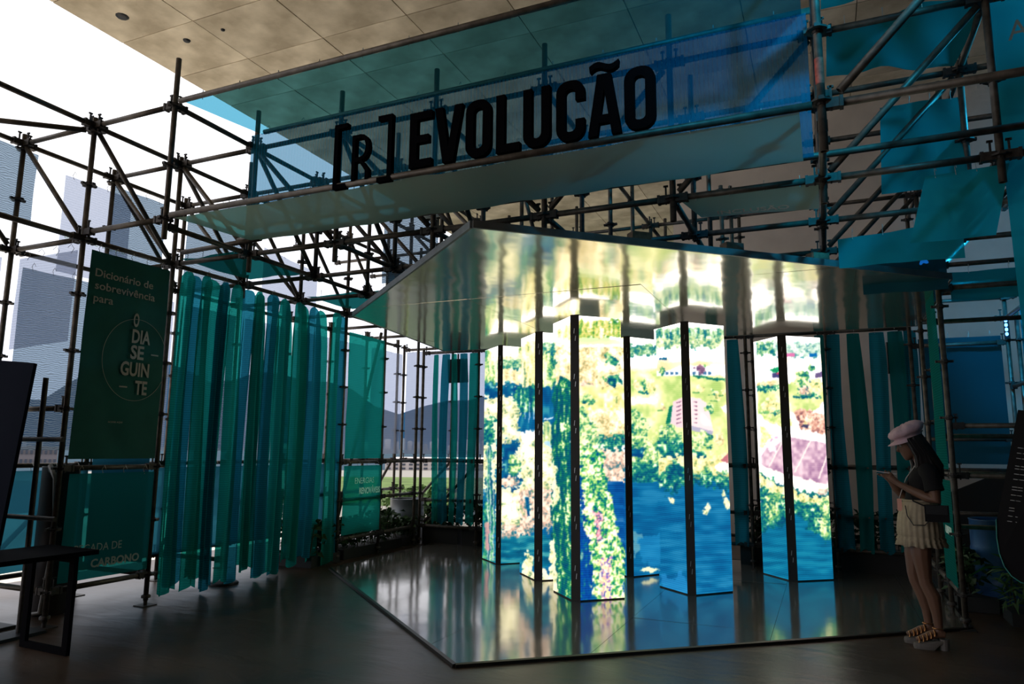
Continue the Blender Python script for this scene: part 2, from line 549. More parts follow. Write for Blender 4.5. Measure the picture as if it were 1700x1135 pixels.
tws = sorted([o for o in bpy.data.objects if o.name.startswith('apartment_tower') and o.parent is None], key=lambda o: math.atan2(o.location.x, o.location.y))
ordn = ['first', 'second', 'third', 'fourth', 'fifth', 'sixth', 'seventh', 'eighth', 'ninth', 'tenth', 'eleventh', 'twelfth', 'thirteenth', 'fourteenth', 'fifteenth', 'sixteenth', 'seventeenth', 'eighteenth', 'nineteenth', 'twentieth', 'twenty-first', 'twenty-second', 'twenty-third', 'twenty-fourth', 'twenty-fifth']
for i, o in enumerate(tws):
    o['label'] = 'hazy apartment tower across the bay, %s along the skyline from its left end' % ordn[i]
    o['group'] = 'apartment towers of the far skyline'

# hills
hm = MB()
N = 60
rows_ = []
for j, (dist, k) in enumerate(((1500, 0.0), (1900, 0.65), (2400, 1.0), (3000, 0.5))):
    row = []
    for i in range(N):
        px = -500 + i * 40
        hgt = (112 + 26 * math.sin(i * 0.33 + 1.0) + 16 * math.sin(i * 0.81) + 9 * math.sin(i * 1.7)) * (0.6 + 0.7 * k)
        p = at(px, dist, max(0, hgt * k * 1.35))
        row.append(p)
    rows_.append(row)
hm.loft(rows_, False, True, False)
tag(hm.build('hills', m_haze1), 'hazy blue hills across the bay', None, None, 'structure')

# ------------------------------------------------------------------ scaffolding
X = lambda i: -6.22 + 1.05 * i
Y = lambda j: 4.24 + 1.0 * j
ZL, ZU, ZT = 3.45, 4.56, 4.97
TR = 0.0243
_tubes = {}


def tube_mesh(L):
    L = round(L, 3)
    if L not in _tubes:
        n_ = 10
        mb = MB()
        ri, ro = TR * 0.8, TR
        ring = lambda r, z: [(r * math.cos(2 * PI * k / n_), r * math.sin(2 * PI * k / n_), z) for k in range(n_)]
        mb.loft([ring(ri, 0.03), ring(ri, 0), ring(ro, 0), ring(ro, L), ring(ri, L), ring(ri, L - 0.03)], True, False)
        for i in range(2 * n_, 3 * n_): mb.sm[i] = True
        _tubes[L] = mesh_only(mb, 'tube', m_steel)
    return _tubes[L]


def tube(name, a, b_, parent):
    a, b_ = Vector(a), Vector(b_)
    d = b_ - a
    return shared(name, tube_mesh(d.length), a, parent, d.to_track_quat('Z', 'Y'))


mb = MB().lathe((0, 0, 0), [(0.03, -0.022), (0.031, -0.006), (0.062, -0.006), (0.062, 0.006), (0.031, 0.006), (0.03, 0.022)], 10, False)
for a in range(4):
    mb.box((0.058 * math.cos(a * PI / 2), 0.058 * math.sin(a * PI / 2), 0.0), (0.03, 0.03, 0.022))
me_ros = mesh_only(mb, 'rosette', m_steel_d)
mb = MB().box((0.06, 0, 0), (0.075, 0.05, 0.058)).box((0.052, 0, 0.035), (0.012, 0.014, 0.15)).box((0.052, 0.0, 0.105), (0.035, 0.014, 0.014)).box((0.105, 0, 0), (0.02, 0.06, 0.066))
me_head = mesh_only(mb, 'wedge_head', m_steel_d)
mb = MB().prism([(-0.075, -0.075), (0.075, -0.075), (0.075, 0.075), (-0.075, 0.075)], 0.0, 0.008).lathe((0, 0, 0), [(0.019, 0.008), (0.019, 0.16)], 10).lathe((0, 0, 0.075), [(0.045, 0.0), (0.045, 0.02), (0.03, 0.03)], 10)
me_base = mesh_only(mb, 'base_plate', m_steel_d)
mb = MB().lathe((0, 0, -0.02), [(0.034, 0), (0.034, 0.05)], 8, False).box((0.03, 0.0, 0), (0.05, 0.07, 0.06)).box((0.0, 0.05, 0.01), (0.016, 0.05, 0.016)).box((0.045, 0.05, 0.02), (0.014, 0.02, 0.07))
me_swivel = mesh_only(mb, 'swivel_clamp', m_steel_d)


def standard(parent, x, y, z0, z1, zs=None, base=False):
    s = tube('standard', (x, y, z0 + (0.05 if base else 0)), (x, y, z1), parent)
    if zs is None:
        zs = []
        z = 0.30
        while z < z1 - 0.05:
            if z > z0 + 0.05: zs.append(z)
            z += 0.525
    for z in zs:
        shared('rosette', me_ros, (x, y, z), s)
    if base:
        shared('base_plate', me_base, (x, y, z0), s)
    # spigot joint near the top
    return s


def ledger(parent, a, b_, heads=True, name='ledger', rosettes=True):
    a, b_ = Vector(a), Vector(b_)
    d = (b_ - a).normalized()
    l = tube(name, a + d * 0.09, b_ - d * 0.09, parent)
    if heads:
        q = Vector((1, 0, 0)).rotation_difference(d)
        for p, dd in ((a, d), (b_, -d)):
            ang = math.atan2(dd.y, dd.x)
            o = shared('wedge_head', me_head, p, l)
            qq = Quaternion((0, 0, 1), ang)
            o.parent = l
            # child of a rotated tube: convert the world pose to local
            lm = Matrix.Translation(wpos(parent) + Vector(l.location)) @ l.rotation_quaternion.to_matrix().to_4x4()
            loc = lm.inverted() @ (Matrix.Translation(p) @ qq.to_matrix().to_4x4())
            o.location = loc.to_translation()
            o.rotation_mode = 'QUATERNION'
            o.rotation_quaternion = loc.to_quaternion()
    return l


def brace(parent, a, b_):
    a, b_ = Vector(a), Vector(b_)
    d = (b_ - a).normalized()
    l = tube('diagonal_brace', a + d * 0.07, b_ - d * 0.07, parent)
    return l


# the standards never carry a rotation; rosettes parented straight
# --- left outer row (x = X(-1))
s_out = thing('scaffold', 'outer row of steel scaffold tubes along the open side, behind the hanging strips', 'scaffold', (X(-1), Y(0), 0))
for j in range(-1, 8):
    standard(s_out, X(-1), Y(j), 0, ZU + 0.1 if j < 3 else ZL + 0.12, None, True)
for j in range(-1, 7):
    for z in ((0.3, 1.35, ZL, ZU) if j < 3 else (0.3, 0.83, 1.35, ZL)):
        ledger(s_out, (X(-1), Y(j), z), (X(-1), Y(j + 1), z))
for j in (0, 2, 4, 6):
    brace(s_out, (X(-1) - 0.05, Y(j), 0.3), (X(-1) - 0.05, Y(j + 1), 1.35))
for j in (-1, 1):
    brace(s_out, (X(-1), Y(j), ZU), (X(-1), Y(j + 1), ZL))

# --- left inner wall (x = X(0))
s_in = thing('scaffold', 'scaffold wall carrying the dark green banner and the teal hanging strips', 'scaffold', (X(0), Y(0), 0))
for j in range(-1, 7):
    fl_ = j in (-1, 0, 1, 4, 5, 6)
    standard(s_in, X(0), Y(j), 0 if fl_ else ZL - 0.16, ZU + 0.08 if j == 0 else (ZT if j > 1 else ZU + 0.08), None if fl_ else (ZL, ZL + 0.525, ZU), fl_)
for j in range(-1, 6):
    for z in ((ZL, ZU) if j in (-1, 1, 2, 3) else (0.3, 1.35, ZL, ZU)):
        ledger(s_in, (X(0), Y(j), z), (X(0), Y(j + 1), z))
for j in (4, 5):
    ledger(s_in, (X(0), Y(j), 0.83), (X(0), Y(j + 1), 0.83))
for j in range(0, 5):
    brace(s_in, (X(0), Y(j), ZU), (X(0), Y(j + 1), ZL))
brace(s_in, (X(0), Y(0), ZU - 0.05), (X(-1), Y(-1), ZU - 0.1))
for j in range(-1, 7):
    for z in ((ZL, ZU, 0.3) if j < 3 else (ZL, ZU)):
        ledger(s_in, (X(-1), Y(j), z), (X(0), Y(j), z))
    if j < 4:
        brace(s_in, (X(-1), Y(j), ZU), (X(0), Y(j), ZL))
brace(s_in, (X(0) - 0.06, Y(4), 0.36), (X(0) - 0.06, Y(5), 3.4))
for z in (1.88, 2.40, 2.93):
    ledger(s_in, (X(-1), Y(0), z), (X(0), Y(0), z)) if z < 2 else None

# --- sign truss (j = 0, 1)
s_sign = thing('scaffold', 'front scaffold beam that carries the black sign letters', 'scaffold', (X(1), Y(0), ZL))
standard(s_sign, X(1), Y(0), ZL - 0.12, 5.01, (ZL + 0.06, 4.0, ZU))
standard(s_sign, X(6), Y(0), ZL - 0.2, 5.9, (ZL + 0.1, 4.0, ZU, 5.1))
standard(s_sign, X(8), Y(0), ZL - 0.2, 5.9, (ZL + 0.1, 4.0, ZU, 5.1))
tube('ledger', (X(1) + 0.08, Y(0) - 0.02, ZL + 0.08), (X(6) - 0.05, Y(0) - 0.02, ZL + 0.08), s_sign)
tube('ledger', (X(1) + 0.08, Y(0) - 0.02, ZU + 0.02), (X(6) - 0.05, Y(0) - 0.02, ZU + 0.04), s_sign)
tube('ledger', (X(1) + 0.15, Y(1) - 0.06, ZU + 0.13), (X(6) - 0.02, Y(1) - 0.06, ZU + 0.15), s_sign)
tube('ledger', (X(1) - 0.1, Y(1) - 0.06, ZL + 0.14), (X(8), Y(1) - 0.06, ZL + 0.16), s_sign)
tube('ledger', (X(1) - 0.85, Y(1) - 0.07, ZL + 0.09), (X(1) + 0.2, Y(1) - 0.07, ZL + 0.12), s_sign)
for z in (ZL + 0.06, ZU):
    ledger(s_sign, (X(0), Y(0), z), (X(1), Y(0), z))
ledger(s_sign, (X(6), Y(0), ZL + 0.08), (X(8), Y(0), ZL + 0.08))
ledger(s_sign, (X(6), Y(0), ZU + 0.1), (X(8), Y(0), ZU + 0.1))
brace(s_sign, (X(6) + 0.05, Y(0), ZL + 0.1), (X(7) + 0.1, Y(0), ZU + 0.15))
for i in range(1, 9):
    standard(s_sign, X(i), Y(1), ZL - 0.18, ZT, (ZL, ZL + 0.525, ZU))
for i in range(0, 8):
    for z in (ZL, ZU):
        ledger(s_sign, (X(i), Y(1), z), (X(i + 1), Y(1), z))
for i in (0, 1, 2, 3):
    brace(s_sign, (X(i), Y(1), ZU), (X(i + 1), Y(1), ZL))
for i in (4, 5, 6):
    brace(s_sign, (X(i), Y(1), ZL), (X(i + 1), Y(1), ZU))
for i in (1, 6, 8):
    for z in (ZL, ZU):
        ledger(s_sign, (X(i), Y(0), z), (X(i), Y(1), z))

MB().lathe((X(6), Y(0), 3.66), [(TR + 0.0006, 0), (TR + 0.0008, 0.16)], 10).build('paint_mark', mat('worn_red_paint', (0.45, 0.08, 0.05), 0.7, 0, 0.2, 0.4, 30), s_sign)
# --- roof grid (j = 2 .. 6)
s_roof = thing('scaffold', 'roof grid of scaffold tubes above the mirrored canopy', 'scaffold', (X(1), Y(2), ZL))
for j in range(2, 7):
    for i in range(1, 9):
        if j == 6 and i > 7: continue
        standard(s_roof, X(i), Y(j), ZL - 0.05, ZT if (i + j) % 3 else ZT - 0.35, (ZL, ZL + 0.525, ZU))
    for i in range(0, 8):
        for z in (ZL, ZU):
            if z == ZU and j in (4, 6): continue
            ledger(s_roof, (X(i), Y(j), z), (X(i + 1), Y(j), z))
for i in range(1, 9):
    for j in range(1, 6):
        for z in (ZL, ZU):
            if z == ZU and i in (3, 5): continue
            ledger(s_roof, (X(i), Y(j), z), (X(i), Y(j + 1), z))
for j in (2, 3, 4, 5):
    for i in (1, 2, 6, 7):
        if i < 4: brace(s_roof, (X(i), Y(j), ZU), (X(i + 1), Y(j), ZL))
        else: brace(s_roof, (X(i), Y(j), ZL), (X(i + 1), Y(j), ZU))
for i in (1, 2, 3):
    for j in (1, 3):
        brace(s_roof, (X(i), Y(j), ZU), (X(i), Y(j + 1), ZL))

# --- right tower
XR = 1.06
s_right = thing('scaffold', 'scaffold tower at the right edge of the stage, beside the woman', 'scaffold', (XR, 7.68, 0))
YR = (7.68, 8.44, 9.18, 10.3)
for y in YR:
    standard(s_right, XR, y, 0, 3.28, None, True)
for a, b_ in zip(YR, YR[1:]):
    for z in (0.3, 1.35, 3.2):
        ledger(s_right, (XR, a, z), (XR, b_, z))
for z in (1.35, 1.80, 3.10):
    ledger(s_right, (XR, 7.68, z), (XR + 1.05, 7.68, z))
for y in (8.44, 10.3):
    for z in (0.83, 1.35, 1.72, 2.9, 3.2):
        ledger(s_right, (XR, y, z), (XR + 1.05, y, z))
for y in (8.44, 10.3):
    standard(s_right, XR + 1.05, y, 0, 3.6, None, True)
standard(s_right, XR + 1.16, 10.3, 0, 3.3, None, True)
ledger(s_right, (XR + 1.05, 8.44, 2.35), (XR + 1.05, 10.3, 2.35))
ledger(s_right, (XR + 1.05, 8.44, 3.2), (XR + 1.05, 10.3, 3.2))

# --- back wall rows
YB = 10.42
s_back = thing('scaffold', 'scaffold row at the back of the stage, behind the screens', 'scaffold', (X(0), YB, 0))
for i in range(0, 7):
    standard(s_back, X(i), YB, 0, 3.22, None, True)
for i in range(0, 7):
    b_ = X(i + 1) if i < 6 else XR
    for z in (0.3, 0.72, 1.35, 3.16):
        ledger(s_back, (X(i), YB, z), (b_, YB, z))
for i in (0, 5):
    brace(s_back, (X(i), YB + 0.06, 0.3), (X(i + 1), YB + 0.06, 1.35))
s_back2 = thing('scaffold', 'outermost scaffold row behind the back of the stage', 'scaffold', (X(-1), 11.46, 0))
for i in range(-1, 8):
    standard(s_back2, X(i), 11.46, 0, 3.5, None, True)
for i in range(-1, 7):
    for z in (0.3, 1.35, 3.4):
        ledger(s_back2, (X(i), 11.46, z), (X(i + 1), 11.46, z))
for i in (-1, 1):
    brace(s_back2, (X(i), 11.52, 0.3), (X(i + 1), 11.52, 1.35))

# ------------------------------------------------------------------ canopy and stage
def clip_half(poly, a, b_, c):
    """keep a*x + b*y <= c"""
    out = []
    for i in range(len(poly)):
        p, q = poly[i], poly[(i + 1) % len(poly)]
        dp, dq = a * p[0] + b_ * p[1] - c, a * q[0] + b_ * q[1] - c
        if dp <= 0: out.append(p)
        if dp * dq < 0:
            t = dp / (dp - dq)
            out.append((p[0] + (q[0] - p[0]) * t, p[1] + (q[1] - p[1]) * t))
    return out


def cells(poly, x0, y0, w_, h_, gap, nx, ny):
    for i in range(nx):
        for j in range(ny):
            p = poly
            p = clip_half(p, -1, 0, -(x0 + i * w_ + gap)) if p else p
            p = clip_half(p, 1, 0, x0 + (i + 1) * w_ - gap) if p else p
            p = clip_half(p, 0, -1, -(y0 + j * h_ + gap)) if p else p
            p = clip_half(p, 0, 1, y0 + (j + 1) * h_ - gap) if p else p
            if p and len(p) >= 3:
                a = abs(sum(p[k][0] * p[(k + 1) % len(p)][1] - p[(k + 1) % len(p)][0] * p[k][1] for k in range(len(p)))) / 2
                if a > 0.01: yield p


ZK = 3.09
CAN = [(-2.20, 4.30), (1.10, 7.25), (1.12, 9.85), (-5.50, 9.85), (-5.03, 6.80)]
can = thing('mirrored_canopy', 'low flat canopy lined with wavy mirror foil over the screens', 'canopy', (-2.2, 7.3, ZK))
MB().prism(CAN, ZK + 0.014, ZK + 0.045).build('canopy_deck', m_black, can)
for p in cells(CAN, -7.0, 4.0, 1.83, 2.44, 0.0012, 6, 4):
    cx, cy_ = sum(q[0] for q in p) / len(p), sum(q[1] for q in p) / len(p)
    tx, ty = R.uniform(-0.0012, 0.0012), R.uniform(-0.0012, 0.0012)
    mbp = MB().prism(p, ZK, ZK + 0.012)
    mbp.v = [(v[0], v[1], v[2] + (v[0] - cx) * tx + (v[1] - cy_) * ty) for v in mbp.v]
    mbp.build('foil_panel', m_foil, can)
nC = len(CAN)
for i in range(nC):
    a, b_ = Vector((*CAN[i], 0)), Vector((*CAN[(i + 1) % nC], 0))
    d = (b_ - a).normalized(); nn = Vector((d.y, -d.x, 0))
    MB().add([a + nn * 0.0 + Vector((0, 0, ZK - 0.004)), b_ + Vector((0, 0, ZK - 0.004)), b_ + nn * 0.02 + Vector((0, 0, ZK - 0.004)), a + nn * 0.02 + Vector((0, 0, ZK - 0.004)),
                  a + Vector((0, 0, ZK + 0.052)), b_ + Vector((0, 0, ZK + 0.052)), b_ + nn * 0.02 + Vector((0, 0, ZK + 0.052)), a + nn * 0.02 + Vector((0, 0, ZK + 0.052))],
                 [(0, 3, 2, 1), (4, 5, 6, 7), (3, 7, 6, 2), (0, 1, 5, 4), (0, 4, 7, 3), (1, 2, 6, 5)]).build('fascia', m_fascia, can)
# small timber blocks lying on the canopy
for x, y in ((-1.25, 5.30), (-0.62, 5.87), (0.02, 6.45)):
    tag(MB().box((x, y, ZK + 0.092), (0.16, 0.1, 0.09), Matrix.Rotation(0.7, 3, 'Z')).build('timber_block', mat('raw_timber', (0.20, 0.14, 0.09), 0.8, 0, 0.3, 0.3, 20)),
        'dark timber block lying on the canopy edge, %s from its front corner' % ('first' if x < -1 else 'second' if x < 0 else 'third'), 'block', 'timber blocks on the canopy')

STG = [(-2.52, 4.78), (1.10, 7.72), (1.10, 10.9), (-6.0, 10.9), (-5.93, 7.75)]
stg = thing('stage_floor', 'low dark glossy stage floor under the screens', 'stage', (-2.5, 8.0, 0))
MB().prism(STG, 0.0, 0.016).build('stage_deck', m_black, stg)
for p in cells(STG, -6.6, 4.3, 1.22, 2.44, 0.0015, 7, 3):
    cx, cy_ = sum(q[0] for q in p) / len(p), sum(q[1] for q in p) / len(p)
    tx, ty = R.uniform(-0.0012, 0.0012), R.uniform(-0.0012, 0.0012)
    mbp = MB().prism(p, 0.018, 0.022)
    mbp.v = [(v[0], v[1], v[2] + (v[0] - cx) * tx + (v[1] - cy_) * ty) for v in mbp.v]
    mbp.build('floor_sheet', m_stage, stg)
m_trim = mat('dark_edge_trim', (0.035, 0.028, 0.022), 0.4, 0.6)
for i in range(5):
    a, b_ = Vector((*STG[i], 0)), Vector((*STG[(i + 1) % 5], 0))
    d = (b_ - a).normalized(); nn = Vector((d.y, -d.x, 0))
    q0, q1 = a - nn * 0.008, b_ - nn * 0.008
    MB().add([q0, q1, b_ + nn * 0.025, a + nn * 0.025, q0 + Vector((0, 0, 0.026)), q1 + Vector((0, 0, 0.026)), b_ + nn * 0.02 + Vector((0, 0, 0.022)), a + nn * 0.02 + Vector((0, 0, 0.022))],
             [(0, 3, 2, 1), (4, 5, 6, 7), (3, 7, 6, 2), (0, 1, 5, 4), (0, 4, 7, 3), (1, 2, 6, 5)]).build('edge_trim', m_trim, stg)

# ------------------------------------------------------------------ picture shown on the LED screens (drawn here with numpy)
PX0, PY0, PW, PH = 790, 505, 610, 510
rng = np.random.RandomState(11)
gy, gx = np.mgrid[0:PH, 0:PW].astype(np.float32)
GX, GY = gx + PX0, gy + PY0


def vnoise(cell, stretch=1.0, seed=0):
    r_ = np.random.RandomState(seed)
    cx_, cy2 = cell, cell * stretch
    nx_, ny_ = int(PW / cx_) + 3, int(PH / cy2) + 3
    g = r_.rand(ny_, nx_).astype(np.float32)
    fx, fy = gx / cx_, gy / cy2
    x0_, y0_ = fx.astype(int), fy.astype(int)
    tx, ty = fx - x0_, fy - y0_
    tx = tx * tx * (3 - 2 * tx); ty = ty * ty * (3 - 2 * ty)
    return (g[y0_, x0_] * (1 - tx) + g[y0_, x0_ + 1] * tx) * (1 - ty) + (g[y0_ + 1, x0_] * (1 - tx) + g[y0_ + 1, x0_ + 1] * tx) * ty


n3, n5, n9, n20, n50 = vnoise(2.2, 1, 1), vnoise(5, 1, 2), vnoise(9, 1, 3), vnoise(20, 1, 4), vnoise(50, 1, 5)
nv = vnoise(3, 5, 6)
nv2 = vnoise(6, 4, 7)
nh = vnoise(24, 0.16, 8)
leaf = 0.40 * n3 + 0.35 * n5 + 0.25 * n9
leafv = 0.45 * nv + 0.30 * n3 + 0.25 * nv2
img = np.zeros((PH, PW, 3), np.float32)
C8 = lambda *c: np.array(c, np.float32) / 255


def polym(pts):
    m_ = np.zeros((PH, PW), bool)
    j = len(pts) - 1
    for i in range(len(pts)):
        xi, yi = pts[i]; xj, yj = pts[j]
        if yi != yj:
            m_ ^= ((yi > GY) != (yj > GY)) & (GX < (xj - xi) * (GY - yi) / (yj - yi) + xi)
        j = i
    return m_


def rough(pts, amp=7):
    """polygon with leafy ragged edges"""
    global GX, GY
    sgx, sgy = GX, GY
    GX = GX + (n9 - 0.5) * amp * 2 + (n3 - 0.5) * amp
    GY = GY + (n5 - 0.5) * amp * 2 + (n3 - 0.5) * amp
    m_ = polym(pts)
    GX, GY = sgx, sgy
    return m_


def fill(m_, c, a=1.0):
    img[m_] = img[m_] * (1 - a) + C8(*c) * a


def tex(m_, field, stops):
    """colour a region through a value ramp"""
    lo, hi = np.percentile(field, 2), np.percentile(field, 98)
    f = np.clip((field - lo) / (hi - lo), 0, 1)
    xs = [s[0] for s in stops]
    out = np.stack([np.interp(f, xs, [s[1][k] / 255 for s in stops]) for k in range(3)], -1).astype(np.float32)
    img[m_] = out[m_]


def rect(a, b_, c, d):
    return [(a, b_), (c, b_), (c, d), (a, d)]


def blob(cx, cy_, rx, ry, field, stops, amp=5):
    th = [2 * PI * k / 14 for k in range(14)]
    tex(rough([(cx + rx * math.cos(t), cy_ + ry * math.sin(t)) for t in th], amp), field, stops)


GREENY = [(0, (0, 95, 115)), (.2, (40, 150, 115)), (.45, (125, 195, 105)), (.65, (225, 232, 150)), (1, (252, 250, 210))]
YELLOW = [(0, (110, 160, 90)), (.2, (215, 205, 115)), (.5, (252, 235, 165)), (1, (255, 248, 210))]
PALE = [(0, (90, 150, 115)), (.18, (205, 205, 135)), (.45, (252, 240, 190)), (1, (255, 247, 212))]
DARKG = [(0, (0, 75, 120)), (.4, (0, 110, 125)), (.65, (35, 155, 115)), (.85, (140, 210, 130)), (1, (250, 255, 220))]
BLUED = [(0, (0, 70, 135)), (.6, (0, 100, 150)), (.9, (20, 130, 155)), (1, (120, 200, 190))]
WATER = [(0, (0, 90, 150)), (.5, (0, 108, 166)), (1, (20, 128, 182))]
ORNG = [(0, (170, 165, 105)), (.25, (240, 208, 140)), (.55, (253, 232, 178)), (1, (255, 252, 235))]
PINK = [(0, (30, 120, 140)), (.35, (215, 165, 140)), (.6, (248, 215, 185)), (1, (255, 247, 230))]
FIELD = [(0, (172, 208, 104)), (.5, (222, 230, 140)), (1, (252, 244, 190))]
FOREST = [(0, (0, 105, 140)), (.35, (45, 150, 130)), (.6, (150, 200, 130)), (1, (240, 250, 225))]
allm = np.ones((PH, PW), bool)

# -- base: white sky over everything, then lower half water
fill(allm, (255, 250, 246))
tex(polym(rect(780, 780, 1420, 1020)), 0.6 * nh + 0.4 * n20, WATER)
# -- left towers (x 797-927)
tex(rough(rect(780, 585, 866, 650), 8), leafv, PALE)
tex(rough([(796, 592), (812, 582), (822, 600), (824, 735), (796, 735)], 5), leafv, GREENY)
tex(rough(rect(828, 598, 868, 618), 4), leaf, FOREST)
tex(rough(rect(828, 615, 868, 648), 6), leafv, ORNG)
tex(rough(rect(796, 640, 868, 670), 9), n5, BLUED)
tex(rough(rect(796, 662, 868, 742), 8), leaf, PALE)
tex(rough(rect(796, 700, 824, 745), 10), leaf, DARKG)
tex(rough([(862, 578), (880, 562), (902, 560), (902, 650), (862, 650)], 4), leafv, YELLOW)
tex(rough([(862, 590), (870, 575), (876, 648), (862, 660)], 4), leafv, PALE)
tex(rough(rect(898, 570, 928, 592), 5), leaf, FOREST)
tex(rough(rect(898, 586, 928, 662), 8), leafv, GREENY)
tex(rough(rect(860, 645, 928, 720), 6), 0.5 * nv + 0.5 * n20, [(0, (0, 80, 140)), (.6, (0, 105, 160)), (1, (40, 150, 170))])
tex(rough(rect(860, 646, 896, 690), 8), leafv, DARKG)
for x, y0_, y1_ in ((871, 672, 700), (878, 670, 706), (886, 678, 700)):
    fill(rough([(x, y0_), (x + 1.6, y0_), (x + 1.6, y1_), (x, y1_)], 1), (190, 215, 235), .8)
fill(rough([(903, 699), (918, 697), (918, 699), (903, 701)], 1), (235, 240, 250))
tex(rough(rect(898, 705, 928, 742), 6), leafv, [(0, (80, 160, 120)), (.5, (200, 215, 130)), (1, (245, 245, 220))])
tex(rough(rect(898, 740, 928, 775), 5), nv, [(0, (120, 190, 220)), (1, (190, 225, 245))])
tex(rough([(858, 735), (900, 730), (926, 760), (930, 860), (858, 860)], 7), leaf, PALE)
tex(rough(rect(862, 815, 932, 880), 9), leaf, PINK)
tex(rough([(872, 830), (878, 830), (880, 860), (876, 862)], 1), n3, BLUED)
tex(rough(rect(828, 735, 862, 820), 8), n5, BLUED)
blob(852, 775, 12, 18, leaf, GREENY)
blob(846, 803, 14, 9, leaf, PINK)
tex(rough(rect(826, 815, 864, 885), 8), leaf, PALE)
tex(rough(rect(830, 872, 880, 892), 6), leaf, PINK)
tex(rough(rect(826, 890, 930, 940), 7), 0.7 * nh + .3 * n9, [(0, (0, 85, 125)), (.6, (0, 115, 150)), (1, (60, 165, 170))])
tex(rough(rect(796, 742, 826, 820), 8), leaf, PALE)
tex(rough([(806, 745), (818, 742), (824, 930), (800, 935), (796, 850), (808, 830)], 6), leafv, DARKG)
for x in (808, 812, 817):
    fill(rough([(x, 745), (x + 1.4, 745), (x + 4, 930), (x + 2, 930)], 1.5), (220, 225, 215), .7)
fill(rough([(805, 870), (813, 870), (813, 915), (807, 915)], 2), (225, 150, 150), .8)
tex(rough([(866, 945), (872, 920), (880, 912), (888, 950), (892, 975), (862, 975)], 5), leaf, PALE)
tex(rough([(898, 965), (902, 940), (912, 955), (922, 945), (928, 975), (898, 975)], 5), leaf, PALE)
# -- centre tower left face (x 918-949)
L3 = polym([(916, 500), (952, 500), (952, 1012), (910, 1012)])
fill(polym([(924, 505), (950, 505), (950, 545), (924, 556)]), (255, 246, 242))
tex(rough([(922, 548), (950, 536), (950, 585), (922, 585)], 4) & L3, leafv, YELLOW)
tex(rough([(922, 572), (950, 562), (950, 660), (922, 660)], 4) & L3, leaf, ORNG)
tex(rough([(918, 660), (930, 625), (950, 640), (952, 1005), (914, 1005)], 4) & L3, leafv, [(0, (0, 75, 115)), (.55, (0, 110, 105)), (.74, (40, 160, 85)), (.88, (215, 230, 130)), (1, (255, 255, 220))])
tex(rough([(915, 770), (925, 780), (929, 830), (920, 850)], 4) & L3, leaf, PALE)
tex(rough([(912, 900), (922, 905), (926, 990), (912, 990)], 4) & L3, leaf, PALE)
# -- centre tower right face (x 958-1038)
R3 = polym([(956, 500), (1036, 500), (1039, 1012), (956, 1012)])
fill(R3 & (GY < 530), (255, 249, 246))
tex(rough(rect(956, 531, 1040, 564), 7) & R3, leafv, [(0, (40, 140, 70)), (.35, (150, 195, 70)), (.65, (235, 215, 110)), (1, (255, 250, 220))])
tex(R3 & (GY > 562) & (GY < 660), leaf, ORNG)
fill(rough(rect(956, 562, 1040, 574), 2) & R3, (215, 235, 165))
fill(rough([(1012, 560), (1040, 562), (1040, 569), (1012, 564)], 1) & R3, (255, 255, 255))
fill(rough([(956, 575), (1040, 573), (1040, 577), (956, 579)], 1) & R3, (255, 246, 228))
blob(1008, 592, 9, 7, leaf, GREENY); blob(1017, 603, 10, 9, n5, DARKG)
blob(1003, 632, 5, 5, leaf, GREENY); blob(975, 642, 12, 5, leaf, PINK); blob(1022, 636, 14, 9, n5, DARKG)
tex(rough(rect(956, 646, 1040, 690), 5) & R3, 0.5 * n20 + .5 * n5, [(0, (205, 215, 110)), (.5, (250, 232, 150)), (1, (255, 250, 215))])
blob(975, 668, 14, 8, leaf, GREENY); blob(1025, 672, 5, 10, leafv, YELLOW)
tex(rough(rect(980, 682, 1040, 745), 10) & R3, leaf, ORNG)
tex(rough([(956, 680), (975, 690), (990, 720), (1000, 780), (956, 780)], 7) & R3, leaf, GREENY)
tex(rough(rect(994, 728, 1040, 765), 9) & R3, leaf, DARKG)
tex(rough(rect(994, 752, 1040, 812), 8) & R3, leaf, PINK)
tex(polym(rect(1006, 806, 1040, 1012)) & R3, 0.6 * nh + .4 * n9, [(0, (0, 70, 150)), (.6, (0, 95, 175)), (1, (60, 130, 190))])
tex(polym(rect(956, 780, 985, 1012)) & R3, leafv, [(0, (0, 60, 150)), (.6, (0, 80, 175)), (.8, (0, 120, 130)), (1, (120, 180, 170))])
tex(rough([(962, 750), (985, 745), (1000, 760), (1006, 800), (1016, 830), (1024, 880), (1036, 925), (1040, 1005), (1000, 1005), (985, 975), (976, 900), (966, 830)], 6) & R3, leaf,
    [(0, (0, 85, 140)), (.22, (0, 150, 105)), (.42, (120, 210, 90)), (.6, (240, 235, 150)), (.8, (255, 255, 235)), (1, (255, 225, 240))])
m_ = rough([(985, 850), (998, 860), (1002, 900), (990, 905)], 5) & R3
tex(m_, n3, [(0, (0, 90, 170)), (.4, (235, 120, 140)), (1, (255, 245, 240))])
m_ = rough([(992, 930), (1010, 925), (1020, 1000), (1000, 1000)], 6) & R3
tex(m_, n3, [(0, (20, 80, 190)), (.35, (220, 130, 210)), (.6, (250, 240, 130)), (1, (255, 255, 255))])
